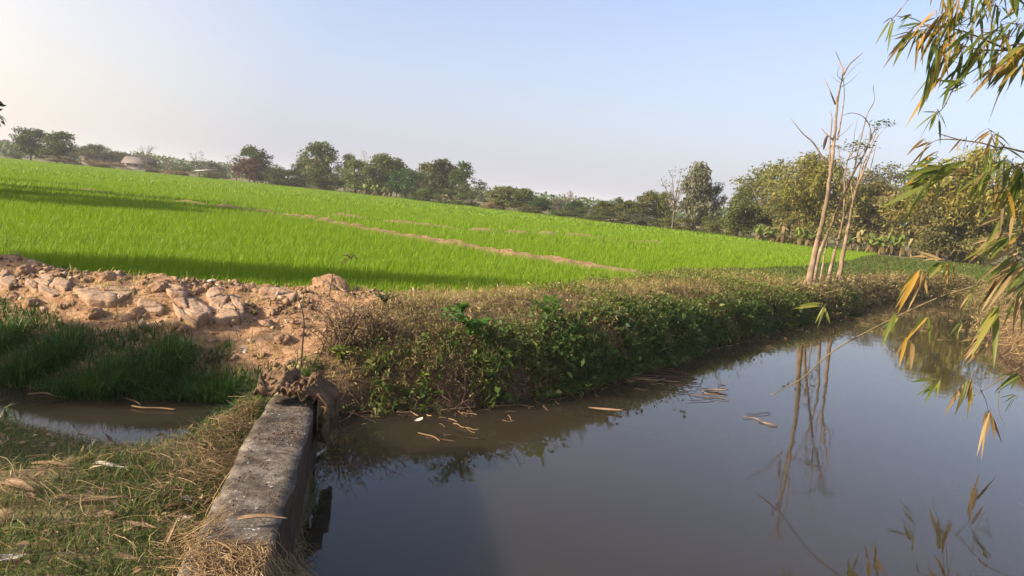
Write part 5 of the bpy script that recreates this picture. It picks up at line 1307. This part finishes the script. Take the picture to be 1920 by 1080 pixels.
bamboo('bamboo with tan dry leaves and a long bare branch reaching out over the pond', [(2060, 1000, 0), (2050, 760, 0), (2040, 560, 0), (2020, 400, 0), (1990, 330, 0)], D3,
       [(.012, (2050, 480, D3), (1960, 484, D3), (1905, 502, D3), (1830, 535, D3), (1760, 558, D3), (1690, 590, D3), (1620, 625, D3), (1560, 660, D3), (1500, 712, D3), (1445, 741, D3)), (.007, (2045, 640, D3), (1970, 670, D3), (1910, 690, D3), (1862, 720, D3), (1820, 744, D3), (1790, 742, D3)), (.004, (1880, 708, D3), (1872, 745, D3), (1874, 775, D3), (1884, 798, D3)), (.004, (1838, 730, D3), (1848, 750, D3), (1853, 770, D3)),
        (.005, (1905, 502, D3), (1800, 470, D3), (1778, 480, D3), (1735, 470, D3)), (.005, (1760, 558, D3), (1735, 520, D3), (1722, 498, D3), (1728, 485, D3)), (.006, (2045, 560, D3), (1940, 440, D3), (1880, 440, D3), (1810, 460, D3)), (.006, (1905, 502, D3), (1885, 540, D3), (1872, 580, D3), (1850, 622, D3), (1840, 640, D3))],
       [(1545, 574, D3, 2, 240, 8, 44, 2, 2, 'g'), (1546, 574, D3, 2, 285, 8, 40, 2, 2, 'g'), (1541, 572, D3, 2, 187, 5, 50, 2, 2, 'g'), (1678, 590, D3, 7, 265, 26, 62, 4, 3, 'g'), (1740, 594, D3, 6, 250, 20, 50, 3, 3, 'gy'), (1700, 640, D3, 3, 242, 12, 62, 4, 4, 'yd'), (1706, 640, D3, 2, 258, 6, 46, 2, 3, 'dy'),
        (1718, 510, D3, 9, 236, 9, 82, 12, 3, 'dyd'), (1728, 508, D3, 3, 262, 8, 48, 4, 3, 'd'), (1765, 484, D3, 3, 160, 5, 62, 4, 3, 'd'), (1772, 486, D3, 5, 218, 8, 50, 8, 4, 'g'), (1782, 490, D3, 3, 268, 5, 48, 3, 3, 'y'),
        (1908, 488, D3, 9, 222, 9, 92, 12, 8, 'dddg'), (1895, 510, D3, 5, 228, 10, 85, 12, 6, 'ddg'), (1840, 528, D3, 4, 232, 8, 62, 5, 3, 'gd'), (1880, 438, D3, 7, 208, 10, 85, 12, 8, 'ggyd'), (1905, 450, D3, 8, 215, 16, 85, 10, 12, 'ggyd'),
        (1872, 570, D3, 6, 240, 7, 85, 6, 8, 'g'), (1842, 632, D3, 12, 215, 22, 50, 5, 5, 'd'), (1846, 640, D3, 4, 248, 10, 55, 3, 3, 'd'), (1758, 712, D3, 6, 215, 24, 62, 4, 3, 'g'), (1762, 712, D3, 1, 258, 4, 46, 2, 2, 'g'), (1816, 716, D3, 5, 225, 14, 62, 4, 3, 'gd'), (1822, 712, D3, 3, 262, 8, 52, 3, 2, 'y'),
        (1853, 772, D3, 6, 268, 20, 66, 3, 3, 'd'), (1915, 705, D3, 5, 200, 25, 55, 4, 4, 'g'), (1905, 745, D3, 4, 220, 20, 40, 5, 5, 'g'), (1800, 600, D3, 3, 215, 25, 32, 6, 5, 'g'), (1940, 520, D3, 6, 225, 14, 85, 10, 12, 'dg'), (1920, 560, D3, 5, 262, 10, 80, 4, 10, 'yd')], 3)
# straw and litter on the right margin
lying('margin_straw', M['straw'], 'dry straw covering the pond margin at the right edge', 'straw', [(1890, 600, 26, 16, 260, .1, .5, .3, 1), (1905, 655, 14, 18, 160, .1, .45, .2, .8), (1860, 575, 40, 8, 120, .1, .5, .2, .8), (1930, 620, 20, 40, 320, .1, .5, .2, 1), (1900, 690, 18, 30, 260, .08, .4, .2, 1), (1880, 630, 20, 30, 260, .08, .4, .2, 1)], 63, (.006, .014), .08)

# ------------------------------------------------------------------ light, sky, air, camera
SKY_FAR, SKY_MID, SKY_SUN = (.245, .255, .295), (.375, .345, .315), (.54, .48, .385)
SUN_EL, SUN_AZ = math.radians(23.5), math.radians(112)      # azimuth to the left of the view
sd = np.array([-math.sin(SUN_AZ) * math.cos(SUN_EL), math.cos(SUN_AZ) * math.cos(SUN_EL), math.sin(SUN_EL)])
sl = bpy.data.lights.new('sun', 'SUN'); sl.energy = 5.0; sl.angle = math.radians(.5); sl.color = (1.0, .83, .62)
so = link('sun', sl); so.rotation_euler = Vector(-sd).to_track_quat('-Z', 'Y').to_euler(); so.location = (0, 0, 30)
w = bpy.data.worlds.new('World'); SC.world = w; w.use_nodes = True
ns, ls = w.node_tree.nodes, w.node_tree.links
bg = ns['Background']; bg.inputs['Strength'].default_value = .12
st = ns.new('ShaderNodeTexSky'); st.sky_type = 'NISHITA'; st.sun_disc = False
st.sun_elevation = SUN_EL; st.sun_rotation = -SUN_AZ; st.air_density = 1.0; st.dust_density = 2.5; st.ozone_density = 1.5
# hazy air near the horizon, paler and warmer towards the sun
tcw = ns.new('ShaderNodeTexCoord'); spw = ns.new('ShaderNodeSeparateXYZ'); ls.new(tcw.outputs['Generated'], spw.inputs[0])
def mth(op, a, b=None):
    n = ns.new('ShaderNodeMath'); n.operation = op; n.use_clamp = False
    for i, v in enumerate((a, b)):
        if v is None: continue
        if isinstance(v, (int, float)): n.inputs[i].default_value = v
        else: ls.new(v, n.inputs[i])
    return n.outputs[0]
zc = mth('MAXIMUM', spw.outputs['Z'], 0.0)
dt = ns.new('ShaderNodeVectorMath'); dt.operation = 'DOT_PRODUCT'; ls.new(tcw.outputs['Generated'], dt.inputs[0]); dt.inputs[1].default_value = tuple(sd)
mrk = ns.new('ShaderNodeMapRange'); mrk.inputs['From Min'].default_value = -.05; mrk.inputs['From Max'].default_value = .42; mrk.inputs['To Min'].default_value = -4.4; mrk.inputs['To Max'].default_value = -1.2
ls.new(dt.outputs['Value'], mrk.inputs['Value'])
fac = mth('MULTIPLY', mth('POWER', 2.718, mth('MULTIPLY', zc, mrk.outputs[0])), .93)
hr = ramp(ns, [(.0, SKY_FAR), (.48, SKY_FAR), (.60, SKY_MID), (.72, SKY_SUN), (1.0, SKY_SUN)])
ls.new(mth('ADD', mth('MULTIPLY', dt.outputs['Value'], .5), .5), hr.inputs['Fac'])
sc_ = ns.new('ShaderNodeVectorMath'); sc_.operation = 'SCALE'; ls.new(hr.outputs['Color'], sc_.inputs[0]); sc_.inputs['Scale'].default_value = 10
tn = ns.new('ShaderNodeVectorMath'); tn.operation = 'MULTIPLY'; ls.new(st.outputs[0], tn.inputs[0]); tn.inputs[1].default_value = (1.08, 1.0, 1.10)
mxw = ns.new('ShaderNodeMix'); mxw.data_type = 'RGBA'; ls.new(fac, mxw.inputs['Factor']); ls.new(tn.outputs[0], mxw.inputs['A']); ls.new(sc_.outputs[0], mxw.inputs['B'])
ls.new(mxw.outputs['Result'], bg.inputs['Color'])

b = MB(); x0, x1, y0, y1, z0, z1 = -950, 950, -200, 950, -1.6, 14
b.add([(x0, y0, z0), (x1, y0, z0), (x1, y1, z0), (x0, y1, z0), (x0, y0, z1), (x1, y0, z1), (x1, y1, z1), (x0, y1, z1)],
      [(3, 2, 1, 0), (4, 5, 6, 7), (0, 1, 5, 4), (1, 2, 6, 5), (2, 3, 7, 6), (3, 0, 4, 7)])
m, ns2, ls2 = new_mat('pale_air'); pv = ns2.new('ShaderNodeVolumePrincipled'); oo = ns2.new('ShaderNodeOutputMaterial')
pv.inputs['Color'].default_value = (.93, .94, .96, 1); pv.inputs['Density'].default_value = .00055; ls2.new(pv.outputs[0], oo.inputs['Volume'])
tag(b.build('haze', m), 'thin pale haze over the field', 'haze', None, 'stuff')

cd = bpy.data.cameras.new('camera'); co = link('camera', cd)
cd.sensor_width = 36; cd.lens = 36 * FPX / 1920; cd.clip_start = .05; cd.clip_end = 5000
co.matrix_world = Matrix(((RGT[0], UPV[0], -FWD[0], CAM[0]), (RGT[1], UPV[1], -FWD[1], CAM[1]), (RGT[2], UPV[2], -FWD[2], CAM[2]), (0, 0, 0, 1)))
SC.camera = co
SC.view_settings.view_transform = 'Standard'; SC.view_settings.look = 'None'; SC.view_settings.gamma = 1
SC.view_settings.exposure = 1.12
SC.cycles.use_denoising = True
SC.cycles.max_bounces = 6; SC.cycles.diffuse_bounces = 3; SC.cycles.transmission_bounces = 3; SC.cycles.transparent_max_bounces = 4; SC.cycles.volume_bounces = 0
